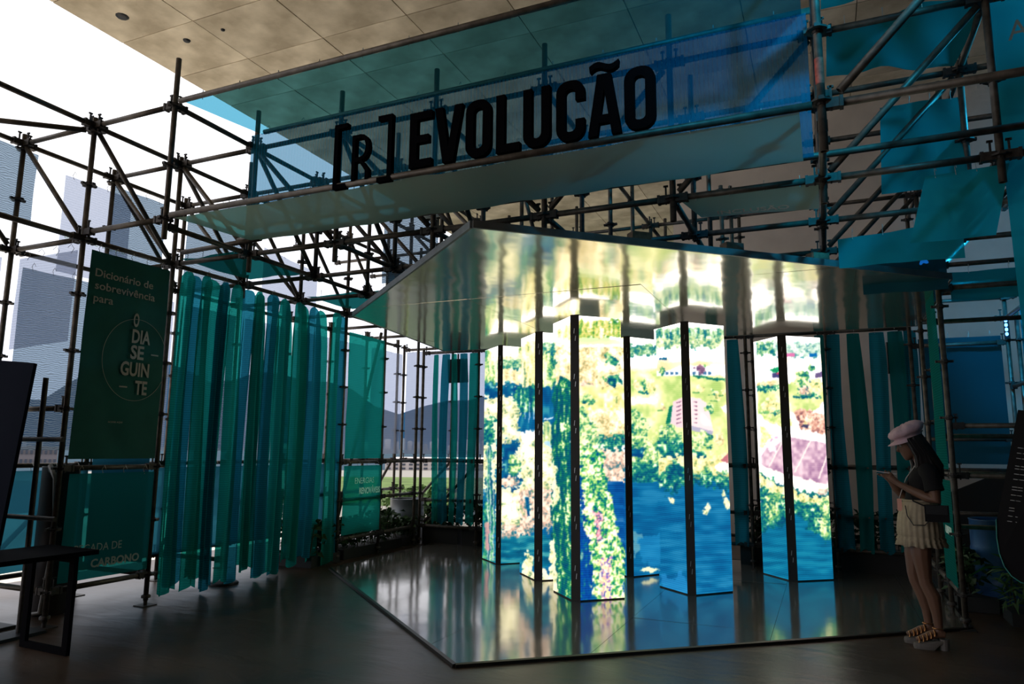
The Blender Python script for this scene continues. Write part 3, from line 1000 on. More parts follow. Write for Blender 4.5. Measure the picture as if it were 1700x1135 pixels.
# -- fourth tower (x 1044-1093)
R4 = polym([(1041, 500), (1088, 500), (1098, 1012), (1041, 1012)])
fill(R4 & (GY < 640), (255, 252, 248))
tex(rough(rect(1041, 572, 1100, 592), 5) & R4, leaf, FOREST)
fill(rough(rect(1041, 612, 1100, 622), 2) & R4, (245, 215, 180))
tex(rough(rect(1041, 618, 1100, 760), 3) & R4, 0.6 * n20 + .4 * n5, FIELD)
blob(1060, 643, 12, 10, leaf, ORNG); blob(1068, 640, 7, 9, leaf, GREENY); blob(1080, 642, 9, 9, leaf, YELLOW); blob(1070, 655, 12, 3, n5, DARKG)
fill(rough(rect(1041, 664, 1100, 674), 3) & R4, (255, 240, 200))
tex(rough([(1041, 682), (1055, 680), (1072, 700), (1074, 745), (1041, 750)], 7) & R4, leaf, GREENY)
tex(rough(rect(1041, 735, 1100, 800), 8) & R4, leaf, GREENY)
tex(rough(rect(1041, 748, 1070, 762), 5) & R4, n5, BLUED)
tex(rough(rect(1041, 775, 1100, 808), 9) & R4, leaf, DARKG)
tex(polym(rect(1041, 806, 1100, 1012)) & R4, 0.6 * nh + .4 * n20, WATER)
fill(rough([(1045, 885), (1066, 890), (1060, 915), (1050, 935)], 6) & R4, (130, 190, 190), .55)
fill(rough([(1056, 895), (1100, 890), (1100, 940), (1066, 938)], 5) & R4, (20, 140, 205), .5)
fill(rough([(1060, 944), (1078, 941), (1094, 946), (1078, 951), (1060, 947)], 3) & R4, (240, 240, 190))
# -- fifth tower (x 1090-1216)
R5 = polym([(1088, 500), (1204, 500), (1218, 1012), (1098, 1012)])
fill(R5 & (GY < 700), (255, 251, 246))
tex(rough(rect(1085, 546, 1220, 566), 6) & R5, leafv, FOREST)
tex(rough(rect(1085, 562, 1220, 578), 6) & R5, leaf, [(0, (40, 140, 130)), (.4, (190, 215, 140)), (1, (255, 250, 225))])
fill(rough(rect(1085, 598, 1220, 607), 3) & R5, (250, 232, 190))
tex(rough(rect(1095, 596, 1108, 600), 1) & R5, n3, BLUED)
fill(rough(rect(1085, 604, 1220, 618), 2) & R5, (250, 222, 160))
fill(polym([(1105, 620), (1130, 611), (1206, 608), (1206, 626), (1150, 626), (1105, 626)]) & R5, (255, 248, 250))
for x in (1106, 1114, 1122, 1150, 1160, 1168, 1176):
    fill(polym(rect(x, 621, x + 5, 626)) & R5, (60, 120, 170))
blob(1097, 618, 5, 8, leaf, GREENY); blob(1164, 618, 7, 7, n5, [(0, (90, 60, 110)), (1, (190, 130, 150))]); blob(1172, 610, 4, 3, n5, GREENY); blob(1194, 625, 7, 12, leaf, YELLOW)
tex(polym(rect(1085, 628, 1220, 775)) & R5, 0.55 * n20 + .25 * n50 + .2 * n5, FIELD)
tex(rough([(1150, 625), (1206, 632), (1206, 637), (1150, 630)], 2) & R5, n5, [(0, (0, 110, 100)), (1, (40, 160, 100))])
for cx, cy_, rx, ry, st in ((1162, 650, 7, 6, YELLOW), (1184, 655, 3, 5, GREENY), (1191, 663, 7, 8, YELLOW), (1202, 655, 4, 6, YELLOW), (1101, 680, 5, 6, ORNG)):
    blob(cx, cy_, rx, ry, leaf, st, 3)
    fill(rough([(cx - rx - 6, cy_ + ry - 1), (cx, cy_ + ry - 1), (cx, cy_ + ry + 1), (cx - rx - 6, cy_ + ry + 1)], 1) & R5, (90, 170, 90))
fill(polym([(1112, 680), (1118, 678), (1115, 714), (1106, 708)]) & R5, (0, 125, 95))
fill(polym([(1118, 672), (1134, 664), (1135, 716), (1113, 714)]) & R5, (240, 205, 210))
fill(polym([(1145, 664), (1162, 666), (1175, 676), (1184, 722), (1148, 712)]) & R5, (248, 218, 218))
for k in range(6):
    y0_ = 671 + k * 7
    fill(polym([(1124, y0_ + 2), (1132, y0_ - 1), (1132, y0_ + 0.6), (1124, y0_ + 3.6)]) & R5, (120, 70, 110))
    fill(polym([(1152 + k * .2, y0_), (1158, y0_ + 1), (1158, y0_ + 2.6), (1152, y0_ + 1.6)]) & R5, (120, 70, 110))
fill(polym([(1148, 712), (1184, 722), (1182, 729), (1148, 720)]) & R5, (175, 170, 195))
fill(rough([(1195, 682), (1207, 678), (1208, 692), (1202, 690)], 2) & R5, (255, 248, 246))
blob(1178, 682, 8, 8, leaf, GREENY, 3)
blob(1110, 735, 20, 26, leaf, GREENY); blob(1122, 752, 16, 18, leaf, DARKG); blob(1100, 748, 10, 14, n5, DARKG)
blob(1155, 745, 12, 18, leaf, GREENY); blob(1170, 735, 12, 14, leaf, GREENY); blob(1150, 762, 22, 8, n5, DARKG)
blob(1194, 733, 9, 11, leaf, ORNG)
tex(rough(rect(1085, 764, 1220, 806), 8) & R5, leaf, YELLOW)
blob(1120, 795, 18, 24, leaf, DARKG); blob(1172, 788, 9, 10, leaf, GREENY)
fill(polym([(1197, 770), (1210, 757), (1210, 778)]) & R5, (200, 110, 120))
fill(rough([(1186, 778), (1210, 772), (1210, 790), (1190, 787)], 3) & R5, (255, 252, 244))
tex(rough(rect(1085, 792, 1220, 830), 10) & R5, leaf, DARKG)
tex(rough([(1082, 812), (1118, 824), (1150, 806), (1218, 822), (1222, 1012), (1082, 1012)], 9) & R5, 0.7 * nh + .3 * n20, WATER)
blob(1116, 836, 6, 5, n3, PALE, 3)
for cx, cy_ in ((1176, 848), (1172, 856), (1200, 826), (1205, 838), (1210, 845)):
    blob(cx, cy_, 4, 6, n3, PALE, 3)
fill(rough([(1098, 955), (1118, 962), (1128, 948), (1142, 968), (1142, 988), (1098, 975)], 4) & R5, (30, 145, 215), .6)
# -- sixth tower (x 1258-1385)
R6 = polym([(1255, 500), (1372, 500), (1388, 1012), (1262, 1012)])
fill(R6, (255, 250, 248))
tex(rough(rect(1250, 566, 1400, 592), 7) & R6, leaf, [(0, (60, 150, 160)), (.4, (180, 215, 190)), (1, (255, 255, 250))])
tex(rough(rect(1250, 566, 1285, 592), 6) & R6, leaf, FOREST)
fill(rough(rect(1250, 598, 1400, 604), 2) & R6, (250, 235, 205))
fill(polym(rect(1292, 588, 1320, 594)) & R6, (225, 110, 170)); fill(polym(rect(1344, 588, 1357, 594)) & R6, (0, 110, 190))
blob(1288, 616, 9, 4, n5, [(0, (0, 150, 90)), (1, (40, 200, 130))], 2); fill(polym(rect(1283, 622, 1300, 630)) & R6, (70, 70, 130)); fill(polym(rect(1290, 621, 1296, 624)) & R6, (225, 60, 100))
fill(polym([(1354, 622), (1366, 619), (1372, 628), (1354, 630)]) & R6, (110, 90, 140))
blob(1273, 612, 3, 4, leaf, GREENY, 2); blob(1348, 612, 5, 7, leaf, GREENY, 3)
tex(rough(rect(1250, 638, 1400, 690), 3) & R6, 0.6 * n20 + .4 * n5, FIELD)
tex(rough(rect(1250, 632, 1306, 645), 5) & R6, leaf, ORNG)
tex(rough(rect(1250, 642, 1306, 654), 4) & R6, leaf, DARKG)
blob(1330, 632, 13, 16, leaf, GREENY); blob(1353, 648, 15, 18, leaf, YELLOW); blob(1335, 650, 8, 7, leaf, PINK); blob(1340, 662, 26, 5, leaf, DARKG, 4)
tex(rough(rect(1250, 664, 1400, 682), 4) & R6, 0.6 * n20 + .4 * n5, FIELD)
blob(1282, 677, 14, 14, leaf, YELLOW); blob(1288, 693, 10, 6, leaf, DARKG); blob(1270, 690, 8, 5, n5, GREENY)
tex(rough([(1262, 690), (1302, 690), (1320, 712), (1300, 720), (1275, 715), (1262, 700)], 4) & R6, leaf, FIELD)
tex(rough([(1318, 690), (1325, 683), (1376, 688), (1378, 728), (1330, 716)], 3) & R6, leaf, [(0, (110, 70, 90)), (.35, (215, 140, 120)), (.7, (240, 195, 165)), (1, (255, 235, 215))])
blob(1340, 704, 8, 4, leaf, ORNG); blob(1337, 712, 7, 3, n5, [(0, (40, 50, 90)), (1, (120, 100, 130))], 2)
fill(rough([(1345, 690), (1376, 668), (1376, 692)], 2) & R6, (255, 246, 240))
fill(rough([(1262, 690), (1275, 705), (1305, 718), (1380, 726), (1380, 738), (1310, 730), (1280, 722), (1262, 702)], 2) & R6, (255, 245, 238))
tex(rough([(1262, 706), (1284, 726), (1266, 752), (1262, 752)], 3) & R6, leaf, FIELD)
tex(polym([(1264, 762), (1284, 728), (1310, 730), (1382, 742), (1384, 812), (1330, 800), (1264, 778)]) & R6, 0.5 * n5 + 0.5 * n20, [(0, (170, 120, 160)), (.5, (205, 160, 185)), (1, (240, 205, 215))])
fill(rough([(1278, 735), (1300, 730), (1288, 755), (1276, 750)], 4) & R6, (255, 245, 248), .8)
for a, b_ in (((1304, 726), (1276, 780)), ((1346, 734), (1318, 790)), ((1376, 750), (1358, 800))):
    fill(polym([a, (a[0] + 2.4, a[1]), (b_[0] + 2.4, b_[1]), b_]) & R6, (255, 236, 226))
fill(rough([(1260, 774), (1300, 790), (1340, 800), (1390, 812), (1390, 824), (1350, 826), (1310, 812), (1260, 792)], 2) & R6, (255, 246, 232))
tex(rough([(1258, 790), (1300, 806), (1340, 822), (1392, 820), (1392, 905), (1340, 895), (1290, 880), (1258, 900)], 7) & R6, leaf, DARKG)
tex(rough([(1258, 792), (1300, 812), (1345, 828), (1392, 826), (1392, 840), (1330, 838), (1290, 825), (1258, 808)], 5) & R6, leaf, YELLOW)
blob(1282, 842, 12, 26, leaf, GREENY, 7); blob(1372, 868, 9, 26, leaf, GREENY, 7); blob(1370, 842, 12, 14, leaf, GREENY, 6); blob(1365, 819, 7, 5, leaf, PINK, 3)
tex(rough([(1255, 885), (1290, 878), (1320, 860), (1352, 885), (1372, 900), (1395, 905), (1395, 1012), (1255, 1012)], 8) & R6, 0.7 * nh + .3 * n20, [(0, (0, 95, 140)), (.5, (0, 115, 160)), (1, (10, 135, 172))])
# fine LED line structure in the water areas and a touch of overall contrast
for _ in range(2):
    img = (img + np.roll(img, 1, 0) + np.roll(img, -1, 0) + np.roll(img, 1, 1) + np.roll(img, -1, 1)) / 5 * 0.75 + img * 0.25
lum = img @ np.array([0.3, 0.59, 0.11], np.float32)
img = np.clip(img * 0.86 + lum[..., None] * 0.14 * np.array([1.03, 1.0, 0.97], np.float32), 0, 1)
lin = np.where(img <= 0.04045, img / 12.92, ((img + 0.055) / 1.055) ** 2.4).astype(np.float32)

lum = lin @ np.array([0.25, 0.6, 0.15], np.float32)
for _ in range(3):
    lum = sum(np.roll(lum, k, 0) for k in (-4, -2, 0, 2, 4)) / 5
    lum = sum(np.roll(lum, k, 1) for k in (-4, -2, 0, 2, 4)) / 5
hs_ = np.clip((lum - 0.70) / 0.25, 0, 1)
lin = (lin * (1 + 1.5 * hs_ * hs_ * (3 - 2 * hs_))[..., None]).astype(np.float32)

m_led = bpy.data.materials.new('led_screen_picture')
m_led.use_nodes = True
n = m_led.node_tree
n.nodes.remove(n.nodes['Principled BSDF'])
ca = n.nodes.new('ShaderNodeVertexColor'); ca.layer_name = 'picture'
em = n.nodes.new('ShaderNodeEmission'); em.inputs[1].default_value = 1.30
n.links.new(ca.outputs[0], em.inputs[0])
n.links.new(em.outputs[0], n.nodes['Material Output'].inputs[0])
m_cab = mat('led_cabinet_black', (0.010, 0.010, 0.011), 0.5)
m_post = mat('corner_post_dark', (0.022, 0.013, 0.009), 0.55)
m_latch = mat('pale_latch', (0.5, 0.5, 0.5), 0.35, 0.6)


def screen_face(parent, p0, p1, z0, z1, quad, step=0.0075):
    """LED grid from p0 to p1 (2D ends). quad: picture corners (x at left bottom, right bottom, left top, right top; y likewise)"""
    nx_ = int((Vector(p1) - Vector(p0)).length / step); nz_ = int((z1 - z0) / step)
    u = np.linspace(0, 1, nx_ + 1); v = np.linspace(0, 1, nz_ + 1)
    UU, VV = np.meshgrid(u, v)
    o0 = wpos(parent)
    co = np.stack([p0[0] + (p1[0] - p0[0]) * UU - o0.x, p0[1] + (p1[1] - p0[1]) * UU - o0.y, z0 + (z1 - z0) * VV - o0.z], -1).reshape(-1, 3)
    (xlb, ylb), (xrb, yrb), (xlt, ylt), (xrt, yrt) = quad
    XX = (xlb * (1 - UU) + xrb * UU) * (1 - VV) + (xlt * (1 - UU) + xrt * UU) * VV
    YY = (ylb * (1 - UU) + yrb * UU) * (1 - VV) + (ylt * (1 - UU) + yrt * UU) * VV
    ix = np.clip((XX - PX0).round().astype(int), 0, PW - 1); iy = np.clip((YY - PY0).round().astype(int), 0, PH - 1)
    c = lin[iy, ix].reshape(-1, 3)
    rows_n = (np.arange(nz_ + 1) % 3 == 0).astype(np.float32)
    dk = np.clip(1.2 - 2.2 * c.mean(1), 0, 1)
    c = c * (1 - 0.30 * dk * np.repeat(rows_n, nx_ + 1))[:, None]
    a = (np.arange(nz_)[:, None] * (nx_ + 1) + np.arange(nx_)[None, :]).reshape(-1)
    faces = np.stack([a, a + 1, a + nx_ + 2, a + nx_ + 1], -1)
    me = bpy.data.meshes.new('screen')
    me.vertices.add(len(co)); me.vertices.foreach_set('co', co.astype(np.float32).ravel())
    me.loops.add(faces.size); me.loops.foreach_set('vertex_index', faces.astype(np.int32).ravel())
    me.polygons.add(len(faces)); me.polygons.foreach_set('loop_start', np.arange(0, faces.size, 4, dtype=np.int32))
    at_ = me.attributes.new('picture', 'FLOAT_COLOR', 'POINT')
    at_.data.foreach_set('color', np.concatenate([c, np.ones((len(c), 1), np.float32)], 1).astype(np.float32).ravel())
    me.update(calc_edges=True)
    me.materials.append(m_led)
    o = bpy.data.objects.new('screen', me)
    col.objects.link(o)
    o.parent = parent
    return o


def project(p):
    v = Vector(p) - Vector((0, 0, HC))
    k = v.dot(fw)
    return (850 + F * v.dot(rt) / k, 567.5 - F * v.dot(up) / k)


TOW = [((-4.113, 8.935), 2, 0.055, 'leftmost of the six'), ((-3.192, 8.044), -2, 0.075, 'between the leftmost and the front one'), ((-2.424, 7.146), -3, 0.072, 'standing furthest forward'),
       ((-2.262, 8.78), 8, 0.062, 'half hidden behind the front one'), ((-1.392, 7.979), 3, 0.066, 'showing a pink barn roof'), ((-0.444, 9.363), -6, 0.075, 'rightmost, showing a mauve ploughed field')]
for (cx, cy_), adeg, g, what in TOW:
    a = math.radians(adeg)
    L = Vector((-math.cos(PI / 4 - a), math.sin(PI / 4 - a))); Rr = Vector((L.y, -L.x))
    c = Vector((cx, cy_))
    root = thing('led_tower', 'tall corner shaped LED screen tower, %s' % what, 'screen', (cx, cy_, 0.022), 'LED screen towers on the stage')
    z0, z1 = 0.035, 2.985
    for d, nn in ((L, -Rr), (Rr, -L)):
        back = -nn
        a0, a1 = c + d * g, c + d * (g + 0.5)
        if d is L: e0, e1 = a1, a0
        else: e0, e1 = a0, a1
        s = screen_face(root, e0, e1, z0, z1, [project((*e0, z0)), project((*e1, z0)), project((*e0, z1)), project((*e1, z1))])
        # six stacked cabinets behind the face
        for k in range(6):
            zz0, zz1 = 0.022 + k * 0.494, 0.022 + (k + 1) * 0.494 - 0.003
            p = [a0 + back * 0.004, a1 + back * 0.004, a1 + back * 0.075, a0 + back * 0.075]
            MB().prism([tuple(q) for q in p], zz0, zz1).build('cabinet', m_cab, root)
    # dark corner post between the two faces
    b0, b1 = c + L * (g - 0.004), c + Rr * (g - 0.004)
    inn = (L + Rr).normalized()
    po = MB().prism([tuple(b0), tuple(b1), tuple(b1 + inn * 0.05), tuple(b0 + inn * 0.05)], 0.022, 3.0).build('corner_post', m_post, root)
    mid = (b0 + b1) / 2 - inn * 0.004
    side = (b1 - b0).normalized()
    for k in range(6):
        for h, off in ((0.22, 0.008), (0.30, -0.006)):
            zz = 0.022 + k * 0.494 + h
            pp = mid + side * off
            MB().bar((pp.x, pp.y, zz), (pp.x + side.x * 0.006, pp.y + side.y * 0.006, zz + 0.055), 0.006, 0.006).build('latch', m_latch, po)

# ------------------------------------------------------------------ cloths and nets
def lin3(a, b_, t): return Vector(a) * (1 - t) + Vector(b_) * t


def sheet(name, label, cat, corners, m, nu=14, nv_=10, amp=0.012, seed=0, group=None, ties=4, sag=0.0, top_edge=True):
    """cloth from four corners (top-left, top-right, bottom-right, bottom-left), creased and tied along its top"""
    A, B, C_, D = [Vector(c) for c in corners]
    nrm = (B - A).cross(D - A).normalized()
    rr = random.Random(seed + 5)
    ph1, ph2, ph3 = rr.uniform(0, 6), rr.uniform(0, 6), rr.uniform(0, 6)
    mb = MB()
    vs_, fs_ = [], []
    W_ = (B - A).length; H_ = (D - A).length
    for j in range(nv_ + 1):
        for i in range(nu + 1):
            u, v = i / nu, j / nv_
            p = (A * (1 - u) + B * u) * (1 - v) + (D * (1 - u) + C_ * u) * v
            e = math.sin(PI * u) * 0.5 + 0.5
            ww = amp * (math.sin(u * W_ * 7 + v * H_ * 3 + ph1) + 0.7 * math.sin(u * W_ * 15 - v * H_ * 6 + ph2) + 0.6 * math.sin(v * H_ * 9 + ph3))
            p = p + nrm * ww * e - Vector((0, 0, 1)) * sag * math.sin(PI * u) * math.sin(PI * min(1, v * 1.0))
            vs_.append(p)
    for j in range(nv_):
        for i in range(nu):
            k = j * (nu + 1) + i
            fs_.append((k, k + 1, k + nu + 2, k + nu + 1))
    root = mb.add(vs_, fs_, True).build(name, m)
    tag(root, label, cat, group)
    root['cloth'] = 1
    del root['cloth']
    for t in range(ties):
        u = (t + 0.5) / ties if ties > 2 else (0.02 + 0.96 * t)
        p = A * (1 - u) + B * u
        MB().tube([p + Vector((0, 0, -0.02)) + nrm * 0.004, p + Vector((0, 0, 0.035)) + nrm * 0.03, p + Vector((0, 0, 0.07)), p + Vector((0, 0, 0.03)) - nrm * 0.03], 0.0025, 4).build('cable_tie', m_tie, root)
    return root


def text_mesh(body, size, offset=0.0, xscale=1.0, extrude=0.0006, align='LEFT', spacing=1.0):
    cu = bpy.data.curves.new('txt', 'FONT')
    cu.body = body
    cu.size = size
    cu.offset = offset
    cu.extrude = extrude
    cu.align_x = align
    cu.space_character = spacing
    cu.resolution_u = 3
    o = bpy.data.objects.new('txt', cu)
    col.objects.link(o)
    bpy.context.view_layer.update()
    me = bpy.data.meshes.new_from_object(o)
    bpy.data.objects.remove(o)
    for v in me.vertices: v.co.x *= xscale
    return me


def text(name, body, size, origin, right, upv, m, parent, offset=0.0, xscale=1.0, align='LEFT', width=None, spacing=1.0):
    me = text_mesh(body, size, offset, xscale, 0.0006, align, spacing)
    if width:
        xs = [v.co.x for v in me.vertices]
        k = width / (max(xs) - min(xs)); x0_ = min(xs)
        for v in me.vertices: v.co.x = (v.co.x - x0_) * k
    r_, u_ = Vector(right).normalized(), Vector(upv).normalized()
    nn = r_.cross(u_)
    o0 = wpos(parent) if parent is not None else Vector((0, 0, 0))
    # one part per letter: faces whose x-ranges overlap belong to one letter
    iv = []
    for f in me.polygons:
        xs = [me.vertices[i].co.x for i in f.vertices]
        iv.append((min(xs), max(xs), f.index))
    iv.sort()
    groups = []
    for a, b_, fi in iv:
        if groups and a < groups[-1][1] + 1e-5:
            groups[-1][1] = max(groups[-1][1], b_); groups[-1][2].append(fi)
        else:
            groups.append([a, b_, [fi]])
    for a, b_, fs in groups:
        idx, vs_, fc = {}, [], []
        for fi in fs:
            ff = []
            for vi in me.polygons[fi].vertices:
                if vi not in idx:
                    idx[vi] = len(vs_); c = me.vertices[vi].co
                    vs_.append(Vector(origin) + r_ * c.x + u_ * c.y + nn * c.z)
                ff.append(idx[vi])
            fc.append(ff)
        MB().add(vs_, fc).build('letter', m, parent)
    bpy.data.meshes.remove(me)


# --- the dark green dictionary banner
xb = X(0) + 0.05
ban = sheet('banner', 'dark green cloth banner with pale lettering and a thin circle', 'banner', [(xb, 4.30, 3.36), (xb, 5.17, 3.36), (xb, 5.17, 1.43), (xb, 4.27, 1.43)], m_banner, 22, 30, 0.006, 3, None, 5)
xt = xb + 0.016
Yv, Zv = (0, 1, 0), (0, 0, 1)
text('lettering', 'Dicionário de', 0.105, (xt, 4.345, 3.118), Yv, Zv, m_print, ban, 0.001, 1, 'LEFT', 0.625)
text('lettering', 'sobrevivência', 0.105, (xt, 4.352, 2.998), Yv, Zv, m_print, ban, 0.001, 1, 'LEFT', 0.65)
text('lettering', 'para', 0.105, (xt, 4.35, 2.878), Yv, Zv, m_print, ban, 0.001, 1, 'LEFT', 0.20)
text('lettering', 'O', 0.185, (xt, 4.785, 2.712), Yv, Zv, m_print, ban, 0.005, 1, 'LEFT', 0.062)
text('lettering', 'DIA', 0.185, (xt, 4.785, 2.552), Yv, Zv, m_print, ban, 0.005, 1, 'LEFT', 0.205)
text('lettering', 'SE', 0.185, (xt, 4.782, 2.395), Yv, Zv, m_print, ban, 0.005, 1, 'LEFT', 0.148)
text('lettering', 'GUIN', 0.185, (xt, 4.69, 2.228), Yv, Zv, m_print, ban, 0.005, 1, 'LEFT', 0.315)
text('lettering', 'TE', 0.185, (xt, 4.862, 2.052), Yv, Zv, m_print, ban, 0.005, 1, 'LEFT', 0.135)
MB().box((xt, 5.055, 2.455), (0.0012, 0.085, 0.014)).build('dash', m_print, ban)
MB().box((xt, 4.735, 2.113), (0.0012, 0.085, 0.014)).build('dash', m_print, ban)
text('lettering', 'ACESSE AQUI', 0.022, (xt, 4.61, 1.765), Yv, Zv, m_print, ban, 0, 1, 'LEFT', 0.15)
ring_m = MB()
pts = []
for k in range(65):
    t = 2 * PI * k / 64
    y, z = 4.845 + 0.355 * math.cos(t), 2.385 + 0.40 * math.sin(t)
    if y < 5.165: pts.append((xt, y, z))
    elif pts and len(pts) > 1:
        ring_m.tube(pts, 0.0022, 4); pts = []
    else: pts = []
if len(pts) > 1: ring_m.tube(pts, 0.0022, 4)
ring_m.build('circle_line', m_print, ban)

# --- net under the banner
nb = sheet('banner_net', 'dark teal net with faint lettering under the green banner, behind the table', 'net', [(xb, 4.30, 1.30), (xb, 5.18, 1.30), (xb, 5.18, 0.36), (xb, 4.28, 0.36)], m_tealdk, 12, 10, 0.004, 4)
text('lettering', 'PEGADA DE', 0.10, (xt, 4.40, 0.60), Yv, Zv, m_print2, nb, 0.0, 1, 'LEFT', 0.47)
text('lettering', 'CARBONO', 0.10, (xt, 4.57, 0.46), Yv, Zv, m_print2, nb, 0.003, 1, 'LEFT', 0.50)


# --- hanging strips on the left
def strip(name, label, group, p, along, width, ztop, zbot, m, seed, folds=2.0, depth=0.035, knot=0.07):
    """one hanging cloth strip gathered at its top"""
    rr = random.Random(seed)
    al = Vector(along).normalized(); nn = Vector((-al.y, al.x, 0))
    nu, nvv = 12, 14
    ph_ = rr.uniform(0, 6)
    vs_, fs_ = [], []
    for j in range(nvv + 1):
        v = j / nvv
        wj = width * (0.90 + 0.10 * min(1, v * 9)) * (1 + 0.10 * math.sin(v * 5 + ph_))
        for i in range(nu + 1):
            u = i / nu - 0.5
            arch = knot * (2 * abs(u)) ** 3 if j == 0 else 0.0
            z = ztop + (zbot - ztop) * v - arch - (0.03 * math.sin(6 * u + ph_) if j == nvv else 0)
            off = depth * math.sin(2 * PI * folds * u + ph_ + 0.8 * v) * min(1, v * 6 + 0.2)
            q = Vector((p[0], p[1], 0)) + al * (u * wj + 0.02 * math.sin(v * 4 + ph_)) + nn * off
            vs_.append((q.x, q.y, z))
    for j in range(nvv):
        for i in range(nu):
            k = j * (nu + 1) + i
            fs_.append((k, k + 1, k + nu + 2, k + nu + 1))
    o = MB().add(vs_, fs_, True).build(name, m)
    tag(o, label, 'curtain', group)
    q = Vector((p[0], p[1], ztop))
    MB().tube([q + Vector((0, 0, -0.015)), q + nn * 0.03 + Vector((0, 0, 0.025)), q + Vector((0, 0, 0.055)), q - nn * 0.03 + Vector((0, 0, 0.025))], 0.003, 4).build('cable_tie', m_tie, o)
    return o


SY, yy = [], 5.33
while yy < 8.12:
    wd = R.uniform(0.11, 0.25)
    SY.append((yy + wd / 2, wd))
    yy += wd + R.choice((-0.09, -0.07, -0.05, -0.02, 0.015))
for k, (y, wd) in enumerate(SY):
    mm = (m_teal, m_teal2, m_teal, m_teal, m_teal2, m_teal)[k % 6]
    nm = 'teal green' if mm is m_teal else 'blue teal'
    off = (0.03, -0.05, 0.06, -0.02)[k % 4]
    strip('cloth_strip', '%s net strip hanging by the banner, %s of the row counted from the banner' % (nm, ordn[k]), 'net strips hanging between banner and stage', (X(0) + off, y, 0), (0, 1, 0), wd * 1.06, ZL - 0.035, R.uniform(0.04, 0.18), mm, 40 + k, R.choice((1.0, 1.5, 2.0)), 0.04)

# --- panels of the left stage wall
e1 = sheet('net_panel', 'bright teal net panel filling the first bay behind the strips', 'net', [(X(0) + 0.03, 8.29, 3.20), (X(0) + 0.03, 9.19, 3.20), (X(0) + 0.03, 9.19, 1.40), (X(0) + 0.03, 8.29, 1.40)], m_teal, 10, 18, 0.008, 11)
e2 = sheet('net_panel', 'low teal net panel lettered about renewable energy', 'net', [(X(0) + 0.03, 8.29, 1.30), (X(0) + 0.03, 9.21, 1.30), (X(0) + 0.03, 9.21, 0.35), (X(0) + 0.03, 8.29, 0.35)], m_teal, 10, 10, 0.004, 12)
text('lettering', 'ENERGIAS', 0.12, (X(0) + 0.04, 8.55, 1.045), Yv, Zv, m_printn, e2, -0.001, 1, 'LEFT', 0.47)
text('lettering', 'RENOVÁVEIS', 0.12, (X(0) + 0.04, 8.66, 0.90), Yv, Zv, m_printn, e2, 0.004, 1, 'LEFT', 0.52)
# outer pale nets along the open side
k = 0
for j0, j1, z0, z1, mm, what in (
        (-0.95, -0.1, 2.5, 3.35, m_white, 'pale net panel high in the outermost bay by the leaning board'),
        (1.08, 1.92, 1.5, 3.3, m_white, 'pale net panel behind the strips nearest the banner'),
        (2.08, 2.92, 1.5, 3.3, m_greyn, 'grey net panel behind the second bay of strips'),
        (3.08, 3.92, 1.5, 3.3, m_white, 'pale net panel behind the third bay of strips'),
        (4.08, 4.92, 1.45, 3.3, m_white, 'pale net panel behind the bright teal panel'),
        (5.08, 5.92, 1.45, 3.3, m_white, 'tall pale net panel above the grey drum'),
        (6.10, 7.1, 1.45, 3.3, m_white, 'pale net panel at the far outer corner'),
        (0.1, 0.95, 1.5, 3.3, m_greyn, 'grey net panel behind the green banner'),
        (0.05, 1.0, 0.34, 1.3, m_bluen, 'low blue net behind the dark teal net'),
        (-0.98, -0.02, 0.34, 1.3, m_bluen, 'low blue net behind the table'),
        (1.05, 2.0, 0.30, 1.3, m_bluen, 'low blue net behind the first hanging strips'),
        (4.05, 4.95, 0.06, 1.3, m_bluen, 'low blue net behind the renewable energy panel'),
        (2.05, 3.95, 0.30, 1.3, m_bluen, 'low blue net behind the middle and last hanging strips')):
    x = X(-1) + 0.04
    sheet('net_panel', what, 'net', [(x, Y(j0), z1), (x, Y(j1), z1), (x, Y(j1), z0), (x, Y(j0), z0)], mm, 10, 12, 0.008, 60 + k)
    k += 1
# pale nets across the back
for i0, i1, z0, z1, mm, what in ((-0.92, 0.0, 1.45, 3.35, m_white, 'pale net panel across the back beside the corner post'), (0.1, 0.98, 1.45, 3.32, m_white, 'pale net panel across the back behind the dark hanging box'),
                                 (1.06, 1.95, 1.45, 3.32, m_white, 'pale net panel across the back behind the leftmost screen'), (2.06, 3.9, 1.45, 3.32, m_greyn, 'wide grey net panel across the back behind the screens'), (0.1, 1.95, 0.4, 1.28, m_greyn, 'low grey net panel across the back by the planters')):
    sheet('net_panel', what, 'net', [(X(i0), 11.42, z1), (X(i1), 11.42, z1), (X(i1), 11.42, z0), (X(i0), 11.42, z0)], mm, 10, 12, 0.006, 80 + k)
    k += 1

# nets at the left end, in the plane of the front posts
sheet('net_panel', 'pale net panel tied between the posts left of the green banner', 'net', [(X(-1) + 0.1, Y(0) + 0.03, 3.36), (X(0) - 0.1, Y(0) + 0.03, 3.36), (X(0) - 0.12, Y(0) + 0.03, 2.50), (X(-1) + 0.08, Y(0) + 0.03, 2.46)], m_white, 10, 10, 0.006, 90)
sheet('net_panel', 'lower blue net panel tied between the posts left of the green banner', 'net', [(X(-1) + 0.1, Y(1), 2.28), (X(0) - 0.1, Y(1), 2.28), (X(0) - 0.1, Y(1), 0.4), (X(-1) + 0.1, Y(1), 0.4)], m_bluen, 10, 10, 0.006, 91)
